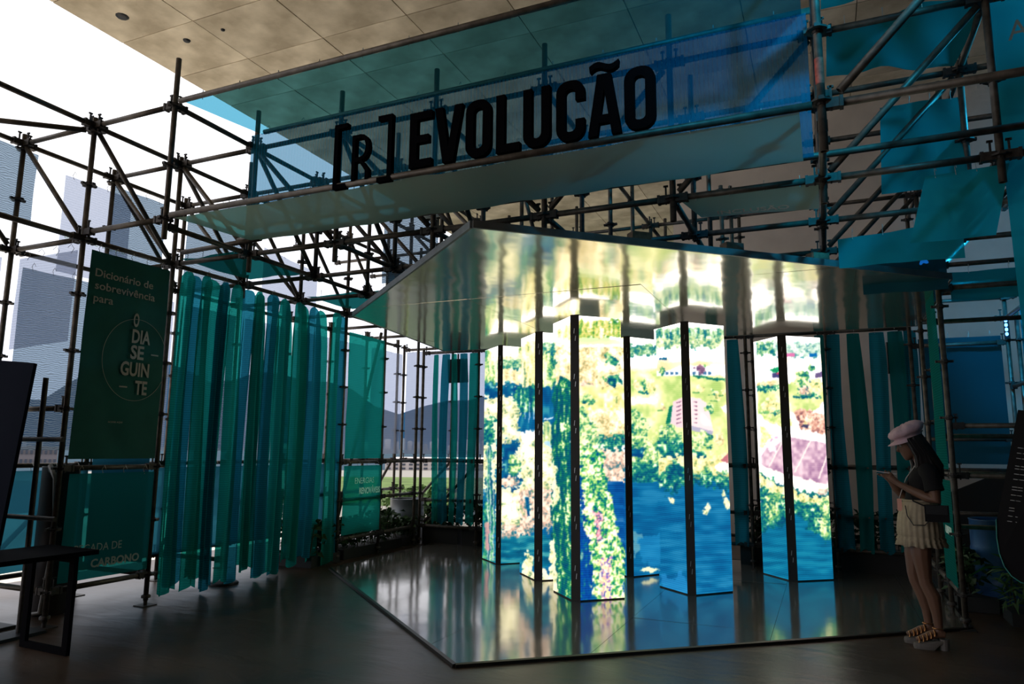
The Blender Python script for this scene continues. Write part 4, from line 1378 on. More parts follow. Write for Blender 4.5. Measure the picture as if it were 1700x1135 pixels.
# upper nets in the sky-lit part (z 3.5 - 4.5)
UP = [([(X(-1), Y(-0.9), 4.50), (X(-1), Y(0.15), 4.50), (X(-1), Y(0.15), 3.75), (X(-1), Y(-0.9), 3.75)], m_greyn, 'dark woven net hung high over the leaning board'),
      ([(X(-1), Y(0.45), 4.40), (X(-1), Y(1.25), 4.40), (X(-1), Y(1.25), 3.35), (X(-1), Y(0.45), 3.35)], m_white, 'pale lettered net high above the green banner'),
      ([(X(-1), Y(1.0), 4.48), (X(-1), Y(1.72), 4.48), (X(-1), Y(1.72), 3.5), (X(-1), Y(1.0), 3.5)], m_greyn, 'dark woven net high behind the post of the green banner'),
      ([(X(-1), Y(2.05), 4.46), (X(-1), Y(3.1), 4.46), (X(-1), Y(3.1), 3.5), (X(-1), Y(2.05), 3.5)], m_greyn, 'dark woven net high behind the first strips'),
      ([(X(-1), Y(3.4), 4.4), (X(-1), Y(4.6), 4.3), (X(-1), Y(4.6), 3.5), (X(-1), Y(3.4), 3.5)], m_white, 'pale net high beyond the middle strips'),
      ([(X(-1) + 0.1, Y(2), 4.52), (X(0) - 0.1, Y(2), 4.52), (X(0) - 0.1, Y(3), 4.55), (X(-1) + 0.1, Y(3), 4.55)], m_white, 'pale net stretched flat across the upper tubes at the left'),
      ([(X(0) + 0.1, Y(2), 4.52), (X(1) - 0.1, Y(2), 4.52), (X(1) - 0.1, Y(3), 4.55), (X(0) + 0.1, Y(3), 4.55)], m_white, 'pale net stretched flat above the strips'),
      ([(X(1) + 0.15, Y(3.1), 4.50), (X(2) - 0.1, Y(3.1), 4.50), (X(2) - 0.1, Y(3.1), 3.6), (X(1) + 0.15, Y(3.1), 3.6)], m_greyn, 'dark woven net hung behind the left end of the sign'),
      ([(X(0) + 0.1, Y(3), 3.50), (X(2) - 0.1, Y(3), 3.50), (X(2) - 0.1, Y(4), 3.52), (X(0) + 0.1, Y(4), 3.52)], m_tealdk, 'dark teal net stretched flat left of the canopy'),
      ([(X(0) + 0.1, Y(1), 3.50), (X(1) - 0.1, Y(1), 3.50), (X(1) - 0.1, Y(2), 3.50), (X(0) + 0.1, Y(2), 3.50)], m_tealdk, 'dark teal net stretched flat beside the banner post'),
      ([(X(0), Y(5), 4.4), (X(1.6), Y(5), 4.4), (X(1.6), Y(5), 3.6), (X(0), Y(5), 3.6)], m_bluen, 'blue net hung above the canopy corner')]
for k, (cn, mm, what) in enumerate(UP):
    o = sheet('upper_net', what, 'net', cn, mm, 10, 8, 0.01, 120 + k, None, 4, 0.03)
    if k == 1:
        text('lettering', 'DESENVOLVIMENTO', 0.11, (X(-1) + 0.012, Y(0.5), 3.72), Yv, Zv, m_printn, o, 0, 1, 'LEFT', 0.72)

# --- sign nets
sheet('sign_net', 'teal net stretched flat over the top of the sign beam', 'net', [(X(1) + 0.12, Y(0), ZU + 0.01), (X(6) - 0.08, Y(0), ZU + 0.03), (X(6) - 0.08, Y(1) - 0.06, ZU + 0.12), (X(1) + 0.12, Y(1) - 0.06, ZU + 0.11)], m_front, 40, 8, 0.004, 31, None, 12)
sheet('sign_net', 'blue teal net hung upright behind the black sign letters', 'net', [(X(1) + 0.02, Y(1) - 0.09, ZU + 0.10), (X(6) - 0.05, Y(1) - 0.09, ZU + 0.12), (X(6) - 0.05, Y(1) - 0.09, ZL + 0.14), (X(1) + 0.02, Y(1) - 0.09, ZL + 0.12)], m_front2, 40, 10, 0.003, 32, None, 12)
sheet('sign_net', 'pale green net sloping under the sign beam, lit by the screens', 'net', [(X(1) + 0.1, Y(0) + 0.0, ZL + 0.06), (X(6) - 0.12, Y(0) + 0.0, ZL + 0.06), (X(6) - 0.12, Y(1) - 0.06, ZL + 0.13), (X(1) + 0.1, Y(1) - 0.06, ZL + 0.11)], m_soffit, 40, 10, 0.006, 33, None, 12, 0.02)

# --- nets right of the sign
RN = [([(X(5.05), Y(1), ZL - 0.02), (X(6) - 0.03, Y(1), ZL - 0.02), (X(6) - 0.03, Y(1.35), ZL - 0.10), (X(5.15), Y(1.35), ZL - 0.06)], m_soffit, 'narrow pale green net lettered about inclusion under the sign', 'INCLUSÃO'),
      ([(X(6) + 0.08, Y(1.0), ZU + 0.02), (X(7) + 0.0, Y(1.0), ZU + 0.02), (X(7) - 0.05, Y(1.9), ZU), (X(6) + 0.08, Y(1.7), ZU)], m_tealr, 'teal net stretched between upper tubes right of the sign', None),
      ([(X(6) + 0.05, Y(0.0), ZU + 0.15), (X(7) - 0.35, Y(0.0), ZU + 0.15), (X(7) - 0.4, Y(0.9), ZU + 0.1), (X(6) + 0.05, Y(0.9), ZU + 0.1)], m_tealr, 'teal net at the top edge right of the sign', None),
      ([(X(6.45), Y(2.0), 4.35), (X(7.0), Y(2.0), 4.35), (X(7.0), Y(2.0), 3.62), (X(6.42), Y(2.0), 3.62)], m_tealr, 'crumpled blue teal net hung in the middle of the right bays', None),
      ([(X(6.6), Y(1.05), ZL - 0.06), (X(7.05), Y(1.05), ZL - 0.04), (X(6.98), Y(1.2), 2.98), (X(6.5), Y(1.2), 2.98)], m_tealr, 'green net panel hanging down above the right canopy edge', None),
      ([(X(6) + 0.1, Y(2.05), 3.30), (X(7) - 0.06, Y(2.05), 3.34), (X(7) - 0.06, Y(2.05), 3.05), (X(6) + 0.1, Y(2.05), 3.05)], m_tealr, 'narrow teal net along the tube above the canopy edge', None),
      ([(X(6.3), Y(3.0), 3.42), (X(6.95), Y(3.0), 3.42), (X(6.95), Y(3.0), 3.0), (X(6.3), Y(3.0), 3.0)], m_bluen, 'small blue net lit by the stage light', None),
      ([(X(7) + 0.1, Y(3.9), 3.35), (X(8) + 0.4, Y(3.9), 3.35), (X(8) + 0.4, Y(3.9), 3.05), (X(7) + 0.1, Y(3.9), 3.05)], m_tealr, 'teal net strip along the tube right of the canopy', None)]
for k, (cn, mm, what, tx_) in enumerate(RN):
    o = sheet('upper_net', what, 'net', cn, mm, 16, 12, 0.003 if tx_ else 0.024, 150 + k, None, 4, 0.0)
    if tx_:
        text('lettering', tx_, 0.085, (X(5.28), Y(1.27), ZL - 0.078), (1, 0, -0.035), (0, -1, 0.17), m_printw, o, 0.001, 1, 'LEFT', 0.52)

# --- right wall of the stage
xw = XR - 0.03
s1 = sheet('net_panel', 'tall teal net panel on the right side of the stage, above the lettered one', 'net', [(xw, 8.40, 3.15), (xw, 7.74, 3.15), (xw, 7.74, 1.40), (xw, 8.40, 1.40)], m_teal, 10, 16, 0.006, 201)
s2 = sheet('net_panel', 'low teal net panel lettered about food safety behind the woman', 'net', [(xw, 8.42, 1.30), (xw, 7.72, 1.30), (xw, 7.72, 0.34), (xw, 8.42, 0.34)], m_teal, 10, 10, 0.004, 202)
text('lettering', 'SEGURANÇA', 0.10, (xw - 0.012, 8.30, 0.96), (0, -1, 0), Zv, m_printn, s2, 0.001, 1, 'LEFT', 0.40)
text('lettering', 'ALIMENTAR', 0.10, (xw - 0.012, 8.14, 0.80), (0, -1, 0), Zv, m_printn, s2, 0.002, 1, 'LEFT', 0.38)
sheet('net_panel', 'large blue net panel in the dark bay behind the right tower', 'net', [(XR + 0.1, 10.4, 3.0), (XR + 1.0, 10.4, 3.0), (XR + 1.0, 10.4, 1.42), (XR + 0.1, 10.4, 1.42)], m_bluen, 10, 14, 0.006, 203)
sheet('net_panel', 'teal net panel beyond the dark bay at the right', 'net', [(XR + 1.2, 10.3, 3.3), (XR + 2.4, 9.3, 3.3), (XR + 2.4, 9.3, 1.4), (XR + 1.2, 10.3, 1.4)], m_teal2, 10, 14, 0.006, 204)
sheet('hanging_banner', 'large teal banner hanging at the right edge, reaching the top', 'banner', [(1.16, 5.42, 5.3), (2.6, 5.34, 5.3), (2.6, 5.34, 1.80), (1.20, 5.42, 1.80)], m_tealr, 12, 20, 0.01, 205)
hb = [o for o in bpy.data.objects if o.name.startswith('hanging_banner')][0]
text('lettering', 'AÇÃO', 0.20, (1.27, 5.385, 4.30), (1, -0.055, 0), Zv, m_print2, hb, 0.0, 1, 'LEFT', 0.5)

# --- strips at the back, left of the screens and right of them
zt = 3.12
BL = [(-5.94, 0.10), (-5.77, 0.15), (-5.60, 0.12), (-5.43, 0.15), (-5.25, 0.16)]
for k, (x, wd) in enumerate(BL):
    strip('back_strip', 'narrow dark teal strip left of the screens, %s from the stage corner' % ordn[k], 'strips at the back, left of the screens', (x, YB - 0.04, 0), (1, 0, 0), wd, zt, 0.36, m_teal2 if k % 2 else m_teal, 300 + k, 1.2, 0.02, 0.006)
BR = [(-1.42, 0.17), (-1.12, 0.19), (-0.03, 0.12), (0.17, 0.18), (0.42, 0.18), (0.67, 0.18), (0.90, 0.19), (1.05, 0.14)]
for k, (x, wd) in enumerate(BR):
    strip('back_strip', 'dark teal strip at the back right of the stage, %s from the centre screens' % ordn[k], 'strips at the back, right of the screens', (x, YB - 0.04, 0), (1, 0, 0), wd, zt, 0.30, m_teal2 if k % 2 else m_tealdk, 330 + k, 1.2, 0.02, 0.006)

# --- dark boxes hanging at the back (loudspeakers)
def hang_box(label, c, wd, ht, tilt):
    root = thing('loudspeaker', label, 'speaker', (c[0], c[1], c[2] + ht / 2))
    q = Matrix.Rotation(tilt, 3, 'X')
    MB().box(c, (wd, 0.22, ht), q).build('speaker_box', m_black, root)
    f = Vector(c) + q @ Vector((0, -0.114, 0))
    MB().box(f, (wd * 0.9, 0.01, ht * 0.9), q).build('grille', mat('speaker_grille', (0.02, 0.025, 0.03), 0.8), root)
    MB().tube([(c[0], c[1], c[2] + ht / 2 - 0.02), (c[0], c[1], zt + 0.03)], 0.015, 8).build('bracket', m_steel_d, root)
    return root


hang_box('black loudspeaker hanging at the back left, above the planters', (-5.66, 10.62, 2.86), 0.27, 0.40, 0.12)
hang_box('black loudspeaker hanging behind the strips at the back right', (0.95, 10.62, 2.80), 0.28, 0.42, 0.12)

# ------------------------------------------------------------------ sign letters
ysg, dsg = Y(0) - 0.022, 0.045
TLZ0, TLZ1 = 3.562, 3.985
sign = thing('sign_lettering', 'black cut-out letters reading [R] EVOLUÇÃO standing on the sign beam', 'sign', (-2.1, Y(0), TLZ0))


def letter(outlines, m=m_letter):
    """2D outlines in world (x, z), the first is the outside and the rest holes; extruded along y"""
    cu = bpy.data.curves.new('glyph', 'CURVE')
    cu.dimensions = '2D'; cu.fill_mode = 'BOTH'; cu.extrude = dsg / 2
    for o_ in outlines:
        sp = cu.splines.new('POLY'); sp.points.add(len(o_) - 1); sp.use_cyclic_u = True
        for p, (x, z) in zip(sp.points, o_): p.co = (x, z, 0, 1)
    o = bpy.data.objects.new('glyph', cu); col.objects.link(o)
    bpy.context.view_layer.update()
    me = bpy.data.meshes.new_from_object(o)
    bpy.data.objects.remove(o)
    o0 = wpos(sign)
    for v in me.vertices:
        x, z, y = v.co.x, v.co.y, v.co.z
        v.co = (x - o0.x, ysg - y - o0.y, z - o0.z)
    me.materials.clear(); me.materials.append(m)
    o = bpy.data.objects.new('letter', me); col.objects.link(o); o.parent = sign
    return o


def rrect(x0, z0, x1, z1, r, n_=5):
    out = []
    for cx, cz, a0 in ((x1 - r, z1 - r, 0), (x0 + r, z1 - r, 90), (x0 + r, z0 + r, 180), (x1 - r, z0 + r, 270)):
        for k in range(n_ + 1):
            a = math.radians(a0 + 90 * k / n_)
            out.append((cx + r * math.cos(a), cz + r * math.sin(a)))
    return out


def stroke_u(x0, z0, x1, z1, r, t, n_=6):  # U shape
    out = [(x0, z1)]
    for k in range(n_ + 1):
        a = math.radians(180 + 90 * k / n_); out.append((x0 + r + r * math.cos(a), z0 + r + r * math.sin(a)))
    for k in range(n_ + 1):
        a = math.radians(270 + 90 * k / n_); out.append((x1 - r + r * math.cos(a), z0 + r + r * math.sin(a)))
    out += [(x1, z1), (x1 - t, z1)]
    ri = r - t * 0.75
    for k in range(n_ + 1):
        a = math.radians(0 - 90 * k / n_); out.append((x1 - t - ri + ri * math.cos(a), z0 + t * 0.95 + ri + ri * math.sin(a)))
    for k in range(n_ + 1):
        a = math.radians(270 - 90 * k / n_); out.append((x0 + t + ri + ri * math.cos(a), z0 + t * 0.95 + ri + ri * math.sin(a)))
    out += [(x0 + t, z1)]
    return out


z0, z1 = TLZ0, TLZ1
T_ = 0.062
# [ R ] thin
tb = 0.036
letter([[(-3.355, 3.50), (-3.235, 3.50), (-3.235, 3.50 + tb), (-3.355 + tb, 3.50 + tb), (-3.355 + tb, 4.02 - tb), (-3.235, 4.02 - tb), (-3.235, 4.02), (-3.355, 4.02)]])
letter([[(-2.831, 3.50), (-2.955, 3.50), (-2.955, 3.50 + tb), (-2.831 - tb, 3.50 + tb), (-2.831 - tb, 4.02 - tb), (-2.955, 4.02 - tb), (-2.955, 4.02), (-2.831, 4.02)]])
rx0, rx1 = -3.185, -3.03
bowl = []
for k in range(9):
    a = math.radians(90 - 180 * k / 8); bowl.append((rx1 - 0.075 + 0.075 * math.cos(a), 3.80 + 0.105 * math.sin(a)))
inn_ = []
for k in range(9):
    a = math.radians(90 - 180 * k / 8); inn_.append((rx1 - 0.080 + 0.048 * math.cos(a), 3.80 + 0.075 * math.sin(a)))
letter([[(rx0, 3.54), (rx0, 3.905)] + bowl + [(rx1 - 0.055, 3.688), (rx1, 3.62), (rx1, 3.54), (rx1 - 0.032, 3.54), (rx1 - 0.032, 3.61), (rx1 - 0.09, 3.69), (rx0 + 0.03, 3.69), (rx0 + 0.03, 3.54)],
        [(rx0 + 0.03, 3.725), (rx0 + 0.03, 3.875)] + inn_])
# E
a, b_ = -2.676, -2.492
letter([[(a, z0), (b_, z0), (b_, z0 + 0.058), (a + T_, z0 + 0.058), (a + T_, z0 + 0.185), (b_ - 0.025, z0 + 0.185), (b_ - 0.025, z0 + 0.243), (a + T_, z0 + 0.243), (a + T_, z1 - 0.058), (b_, z1 - 0.058), (b_, z1), (a, z1)]])
# V
a, b_ = -2.468, -2.241; c_ = (a + b_) / 2
letter([[(a, z1), (a + 0.064, z1), (c_, z0 + 0.115), (b_ - 0.064, z1), (b_, z1), (c_ + 0.042, z0), (c_ - 0.042, z0)]])
# O
for a, b_ in ((-2.214, -2.02), (-1.07, -0.872)):
    letter([rrect(a, z0, b_, z1, 0.085), rrect(a + T_, z0 + 0.062, b_ - T_, z1 - 0.062, 0.032)[::-1]])
# L
a, b_ = -1.977, -1.80
letter([[(a, z0), (b_, z0), (b_, z0 + 0.058), (a + T_, z0 + 0.058), (a + T_, z1), (a, z1)]])
# U
letter([stroke_u(-1.774, z0, -1.58, z1, 0.085, T_)])
# C with cedilla
a, b_ = -1.535, -1.338
ob = rrect(a, z0, b_, z1, 0.085)
ib = rrect(a + T_, z0 + 0.062, b_ - T_, z1 - 0.062, 0.032)
zc0, zc1 = z0 + 0.145, z1 - 0.145
oo = [p for p in ob]
# start at right-upper end, run counter-clockwise over the outside, then back over the inside
outer = [(b_, zc1)] + ob[:18] + ob[18:] + [(b_, zc0)]
inner = [(b_ - T_, zc0)] + ib[18:][::-1] + ib[:18][::-1] + [(b_ - T_, zc1)]
letter([outer + inner])
# A
a, b_ = -1.315, -1.093; c_ = (a + b_) / 2
letter([[(a, z0), (a + 0.062, z0), (a + 0.074, z0 + 0.085), (b_ - 0.074, z0 + 0.085), (b_ - 0.062, z0), (b_, z0), (c_ + 0.045, z1), (c_ - 0.045, z1)],
        [(a + 0.084, z0 + 0.14), (c_, z1 - 0.10), (b_ - 0.084, z0 + 0.14)][::-1]])
# tilde
tl = []
for k in range(13):
    t = k / 12; tl.append((c_ - 0.10 + 0.20 * t, z1 + 0.045 + 0.02 * math.sin(2 * PI * t) + 0.02 + 0.02 * t))
bt = []
for k in range(13):
    t = 1 - k / 12; bt.append((c_ - 0.095 + 0.19 * t, z1 + 0.045 + 0.02 * math.sin(2 * PI * t) - 0.022 + 0.02 * t))
letter([tl + bt])

# ------------------------------------------------------------------ props
# table
m_tab = mat('dark_table', (0.005, 0.0045, 0.006), 0.7, 0, 0.02)
tb_ = thing('table', 'dark table with sled legs beside the green banner', 'table', (-5.15, 3.55, 0))
tx0, tx1, ty0, ty1 = -6.3, -4.93, 3.08, 3.62
def tpt(px, py, z):
    d = P(px, py); t = (z - HC) / d.z
    return Vector((0, 0, HC)) + d * t
A_, B_ = tpt(165, 912, 0.75), tpt(0, 933, 0.75)
dd = (B_ - A_).normalized()
pp_ = Vector((-dd.y, dd.x, 0))
if pp_.y < 0: pp_ = -pp_
def tq(u, v, z): return A_ + dd * u + pp_ * v + Vector((0, 0, z - 0.75))
Lb, Wb = 1.45, 0.62
MB().prism([tuple(tq(0, 0, 0))[:2], tuple(tq(Lb, 0, 0))[:2], tuple(tq(Lb, Wb, 0))[:2], tuple(tq(0, Wb, 0))[:2]], 0.715, 0.75).build('tabletop', m_tab, tb_)
for u in (0.16, Lb - 0.25):
    fr = MB()
    for v in (0.05, Wb - 0.05):
        fr.bar(tq(u, v, 0.035), tq(u, v, 0.715), 0.06, 0.03)
    fr.bar(tq(u, 0.02, 0.018), tq(u, Wb - 0.02, 0.018), 0.03, 0.06)
    fr.bar(tq(u, 0.05, 0.70), tq(u, Wb - 0.05, 0.70), 0.03, 0.06)
    fr.build('sled_leg', m_tab, tb_)
MB().bar(tq(0.16, Wb / 2, 0.69), tq(Lb - 0.25, Wb / 2, 0.69), 0.05, 0.03).build('rail', m_tab, tb_)

# leaning exhibition board at the far left
m_board = mat('navy_board', (0.006, 0.008, 0.016), 0.95, 0, 0.05)
bd = thing('exhibition_board', 'dark navy exhibition board on a metal stand at the left edge', 'board', (-6.9, 4.0, 0))
yb0 = 3.85
q1, q2, q3, q4 = ony(62, 604, yb0), ony(-90, 592, yb0), ony(-160, 905, yb0 - 0.25), ony(2, 905, yb0 - 0.25)
nrm = (q2 - q1).cross(q4 - q1).normalized() * 0.03
MB().add([q1, q2, q3, q4, q1 + nrm, q2 + nrm, q3 + nrm, q4 + nrm], [(0, 1, 2, 3), (7, 6, 5, 4), (0, 4, 5, 1), (1, 5, 6, 2), (2, 6, 7, 3), (3, 7, 4, 0)]).build('board_panel', m_board, bd)
for dx in (-0.1, -0.5):
    p = q1 + Vector((dx, 0.1, 0))
    MB().tube([(p.x, p.y + 0.05, 0.02), (p.x, p.y + 0.05, q1.z - 0.1)], 0.022, 8).build('post', m_steel_d, bd)
    MB().box((p.x, p.y, 0.012), (0.25, 0.4, 0.024)).build('foot', m_black, bd)
for z in (0.95, 1.6):
    MB().tube([(q1.x - 0.6, q1.y + 0.12, z), (q1.x + 0.25, q1.y + 0.12, z)], 0.02, 8).build('crossbar', m_steel_d, bd)

# right text board
m_tboard = mat('black_text_board', (0.008, 0.007, 0.008), 0.8, 0, 0.1)
rb_ = thing('text_board', 'tall dark text board with pale lines of writing at the right edge', 'board', (1.6, 5.6, 0))
v1, v2, v3, v4 = ony(1690, 680, 5.9), ony(1790, 690, 5.6), ony(1770, 1000, 5.55), ony(1662, 905, 5.75)
br = []
ctr = [v1, v2, v3]
base_pts = [v1]
for k in range(7):
    t = k / 6
    a = ony(1655, 862, 5.78); c1_ = ony(1653, 965, 5.68); e_ = ony(1715, 972, 5.62)
    base_pts.append(a * (1 - t) ** 2 + c1_ * 2 * t * (1 - t) + e_ * t * t)
base_pts += [v3, v2]
nb_ = (base_pts[1] - v1).cross(v2 - v1).normalized() * 0.03
k = len(base_pts)
if nb_.y < 0: nb_ = -nb_
MB().add(base_pts + [p + nb_ for p in base_pts], [tuple(range(k)), tuple(range(2 * k - 1, k - 1, -1))] + [(i, k + i, k + (i + 1) % k, (i + 1) % k) for i in range(k)]).build('board_panel', m_tboard, rb_)
MB().tube([p - nb_ * 0.2 for p in base_pts[1:9]], 0.004, 5).build('teal_edge_line', mat('teal_line', (0.02, 0.20, 0.17), 0.6), rb_)
m_line = mat('pale_board_print', (0.50, 0.47, 0.46), 0.8)
for k in range(15):
    y0_ = 743 + k * 8.6 + (4 if k % 4 == 3 else 0)
    xa = 1687 - (y0_ - 743) * 0.145
    for s in range(3):
        x0_ = xa + s * 9.5
        p, q = ony(x0_, y0_ + s * 1.2, 5.82 - 0.0004 * (y0_ - 743)), ony(x0_ + R.uniform(6, 8.5), y0_ + 1 + s * 1.2, 5.8 - 0.0004 * (y0_ - 743))
        off = Vector((0, -0.055, 0))
        MB().bar(p + off, q + off, 0.008, 0.003).build('print_line', m_line, rb_)
for x in (1.75, 2.1):
    MB().tube([(x, 5.85, 0.0), (x, 5.85, 1.75)], 0.02, 8).build('post', m_black, rb_)

# drums
def drum(label, c, r, h, m, handles=False):
    root = thing('drum', label, 'barrel', c)
    prof = [(r * 0.97, 0.0), (r, 0.012)]
    for f in (0.33, 0.66):
        prof += [(r, h * f - 0.03), (r * 1.03, h * f), (r, h * f + 0.03)]
    prof += [(r, h - 0.012), (r * 1.02, h - 0.006), (r * 1.02, h), (r * 0.96, h), (r * 0.95, h - 0.03)]
    MB().lathe(c, prof, 28).build('drum_body', m, root)
    MB().lathe((c[0] + r * 0.5, c[1], c[2] + h - 0.03), [(0.04, 0), (0.04, 0.02), (0.02, 0.025)], 10).build('bung', m_steel_d, root)
    return root


m_drum = mat('grey_painted_drum', (0.17, 0.19, 0.21), 0.4, 0.3, 0.5, 0.15, 6)
m_bdrum = mat('blue_painted_drum', (0.02, 0.075, 0.20), 0.4, 0.1, 0.5, 0.15, 6)
m_kdrum = mat('dark_drum', (0.035, 0.026, 0.024), 0.5, 0.2, 0.5, 0.2, 6)
drum('grey steel drum among the plants at the back left of the stage', (-6.66, 10.74, 0.0), 0.29, 0.70, m_drum)
drum('blue drum behind the right scaffold tower', (1.62, 8.9, 0.0), 0.29, 0.88, m_bdrum)
drum('dark drum behind the post of the green banner', (-6.75, 4.62, 0.0), 0.16, 1.35, m_kdrum)
hose = [(-6.72, 4.50, 1.30), (-6.62, 4.42, 1.36), (-6.50, 4.40, 1.25), (-6.48, 4.42, 0.9), (-6.52, 4.44, 0.5), (-6.6, 4.45, 0.05), (-6.75, 4.4, 0.02)]
tag(MB().tube(hose, 0.022, 8).build('hose', mat('grey_hose', (0.20, 0.18, 0.16), 0.5)), 'grey hose looped over the post beside the dark drum', 'hose')

# stanchion
st_ = thing('stanchion', 'barrier post with a round black base standing behind the hanging strips', 'stanchion', (-6.40, 6.42, 0))
MB().lathe((-6.40, 6.42, 0), [(0.16, 0), (0.165, 0.012), (0.15, 0.028), (0.05, 0.038), (0.03, 0.045)], 24).build('base_plate', m_black, st_)
MB().lathe((-6.40, 6.42, 0.04), [(0.024, 0), (0.024, 0.86)], 12).build('post', mat('brushed_post', (0.25, 0.27, 0.27), 0.35, 0.8), st_)
MB().lathe((-6.40, 6.42, 0.90), [(0.03, 0), (0.034, 0.02), (0.034, 0.09), (0.02, 0.105)], 12).build('belt_head', m_black, st_)

# planters and plants
m_leaf = mat('dark_leaf', (0.025, 0.06, 0.018), 0.6, 0, 0.3, 0.4, 12)
m_leaf2 = mat('mid_leaf', (0.07, 0.13, 0.03), 0.6, 0, 0.3, 0.4, 12)
m_box = mat('black_planter', (0.015, 0.014, 0.013), 0.7)


def plant(name, label, c, w_, d_, h_, n_, m, planter=None, seed=1, group=None, blade=(0.10, 0.028)):
    rr = random.Random(seed)
    root = thing(name, label, 'plant', c, group)
    if planter:
        pb = MB()
        pb.box((c[0], c[1], c[2] + planter / 2), (w_, d_, planter)).build('planter_box', m_box, root)
        z0_ = c[2] + planter
    else:
        z0_ = c[2]
    sm_ = MB()
    for k in range(max(4, n_ // 25)):
        x, y = c[0] + rr.uniform(-.45, .45) * w_, c[1] + rr.uniform(-.45, .45) * d_
        sm_.tube([(x, y, z0_ - 0.02), (x + rr.uniform(-.05, .05), y + rr.uniform(-.05, .05), z0_ + h_ * rr.uniform(.5, .9))], 0.006, 4)
    sm_.build('stems', mat('brown_stem', (0.06, 0.04, 0.02), 0.8), root)
    lf = MB()
    for k in range(n_):
        x, y, z = c[0] + max(-.5, min(.5, rr.gauss(0, .27))) * w_, c[1] + max(-.5, min(.5, rr.gauss(0, .27))) * d_, z0_ + h_ * rr.random() ** 0.8
        a, e = rr.uniform(0, 2 * PI), rr.uniform(-.3, 1.1)
        d = Vector((math.cos(a) * math.cos(e), math.sin(a) * math.cos(e), math.sin(e)))
        s_ = d.orthogonal().normalized() * blade[1] * rr.uniform(.7, 1.3)
        l_ = blade[0] * rr.uniform(.6, 1.5)
        p = Vector((x, y, z))
        lf.add([p, p + d * l_ * .5 + s_, p + d * l_ - Vector((0, 0, l_ * .25)), p + d * l_ * .5 - s_], [(0, 1, 2, 3)])
    o = lf.build('foliage', m, root)
    o['kind'] = 'stuff'
    return root


plant('planted_shrub', 'dark leafy shrub under the strips at the stage edge', (-6.55, 8.0, 0), 0.7, 0.6, 0.42, 500, m_leaf, 0.14, 1)
plant('planted_shrub', 'dark leafy shrub under the renewable energy panel', (-6.50, 8.85, 0), 0.5, 0.8, 0.36, 500, m_leaf, 0.14, 2)
plant('planted_shrub', 'green shrub beside the grey drum, under the open bay', (-6.45, 9.65, 0), 0.35, 0.7, 0.42, 400, m_leaf, 0.14, 3)
plant('planted_shrub', 'dark shrub in a black planter at the back left corner, by the corner posts', (-5.86, 10.62, 0.0), 0.66, 0.3, 0.34, 360, m_leaf, 0.28, 21)
plant('planted_shrub', 'low dark shrub before the grey drum at the corner of the stage', (-6.45, 10.27, 0.0), 0.4, 0.42, 0.26, 260, m_leaf, 0.14, 22)
plant('bush', 'light green bush outside beyond the grey drum', (-9.2, 15.2, -0.25), 1.6, 1.4, 0.80, 700, m_leaf2, None, 4, None, (0.2, 0.07))
plant('bush', 'green bush outside behind the low renewable energy panel', (-12.6, 13.6, -0.25), 1.4, 1.2, 0.70, 600, m_leaf2, None, 5, None, (0.2, 0.07))
plant('planted_shrub', 'dark shrub in a black planter at the back, left of the screens', (-5.0, 10.62, 0.0), 0.9, 0.3, 0.36, 450, m_leaf, 0.28, 6)
plant('planted_shrub', 'dark shrub in a black planter at the back, behind the leftmost screen', (-3.9, 10.62, 0.0), 0.9, 0.3, 0.36, 450, m_leaf, 0.28, 7)
plant('planted_shrub', 'dark shrub in a black planter at the back, right of the screens', (-0.7, 10.64, 0.0), 0.9, 0.3, 0.42, 450, m_leaf, 0.30, 8)
plant('planted_shrub', 'dark shrub in a black planter behind the woman', (0.45, 10.64, 0.0), 0.9, 0.3, 0.46, 450, m_leaf, 0.30, 9)
plant('planted_shrub', 'low shrub beside the blue drum', (1.30, 9.0, 0.0), 0.35, 0.9, 0.40, 350, m_leaf, 0.14, 10)
plant('grass_tuft', 'tuft of green blades at the foot of the right tower', (1.72, 8.2, 0.0), 0.5, 0.4, 0.40, 260, m_leaf2, 0.12, 12, None, (0.22, 0.012))

# visible lamps
def stage_lamp(label, loc, aim, r=0.045):
    root = thing('stage_lamp', label, 'lamp', loc)
    loc = Vector(loc); d = (Vector(aim) - loc).normalized()
    MB().tube([loc - d * 0.16, loc - d * 0.14, loc - d * 0.02, loc + d * 0.0], [0.03, r + 0.012, r + 0.016, r + 0.016], 12).build('lamp_housing', m_black, root)
    MB().tube([loc + d * 0.001, loc + d * 0.008], [r, r * 0.8], 12).build('lens', emit_mat('blue_lens', (0.10, 0.35, 1.0), 9), root)
    MB().tube([loc - d * 0.08 + Vector((0, 0, 0.06)), loc - d * 0.08 + Vector((0, 0, 0.16))], 0.012, 6).build('yoke', m_steel_d, root)
    return root


stage_lamp('small blue stage lamp glowing above the right end of the canopy', (1.10, 8.80, 3.62), (0.3, 0.0, 2.2))
lb = thing('led_strip_lamp', 'upright blue lamp glowing on the tube right of the stage', 'lamp', (2.08, 10.15, 3.05))
MB().box((2.08, 10.15, 3.05), (0.05, 0.05, 0.26)).build('lamp_housing', m_black, lb)
for k in range(4):
    MB().lathe((2.07, 10.115, 2.955 + k * 0.055), [(0.008, 0), (0.016, 0.01), (0.016, 0.03), (0.008, 0.04)], 8).build('led', emit_mat('blue_led', (0.10, 0.38, 1.0), 6), lb)

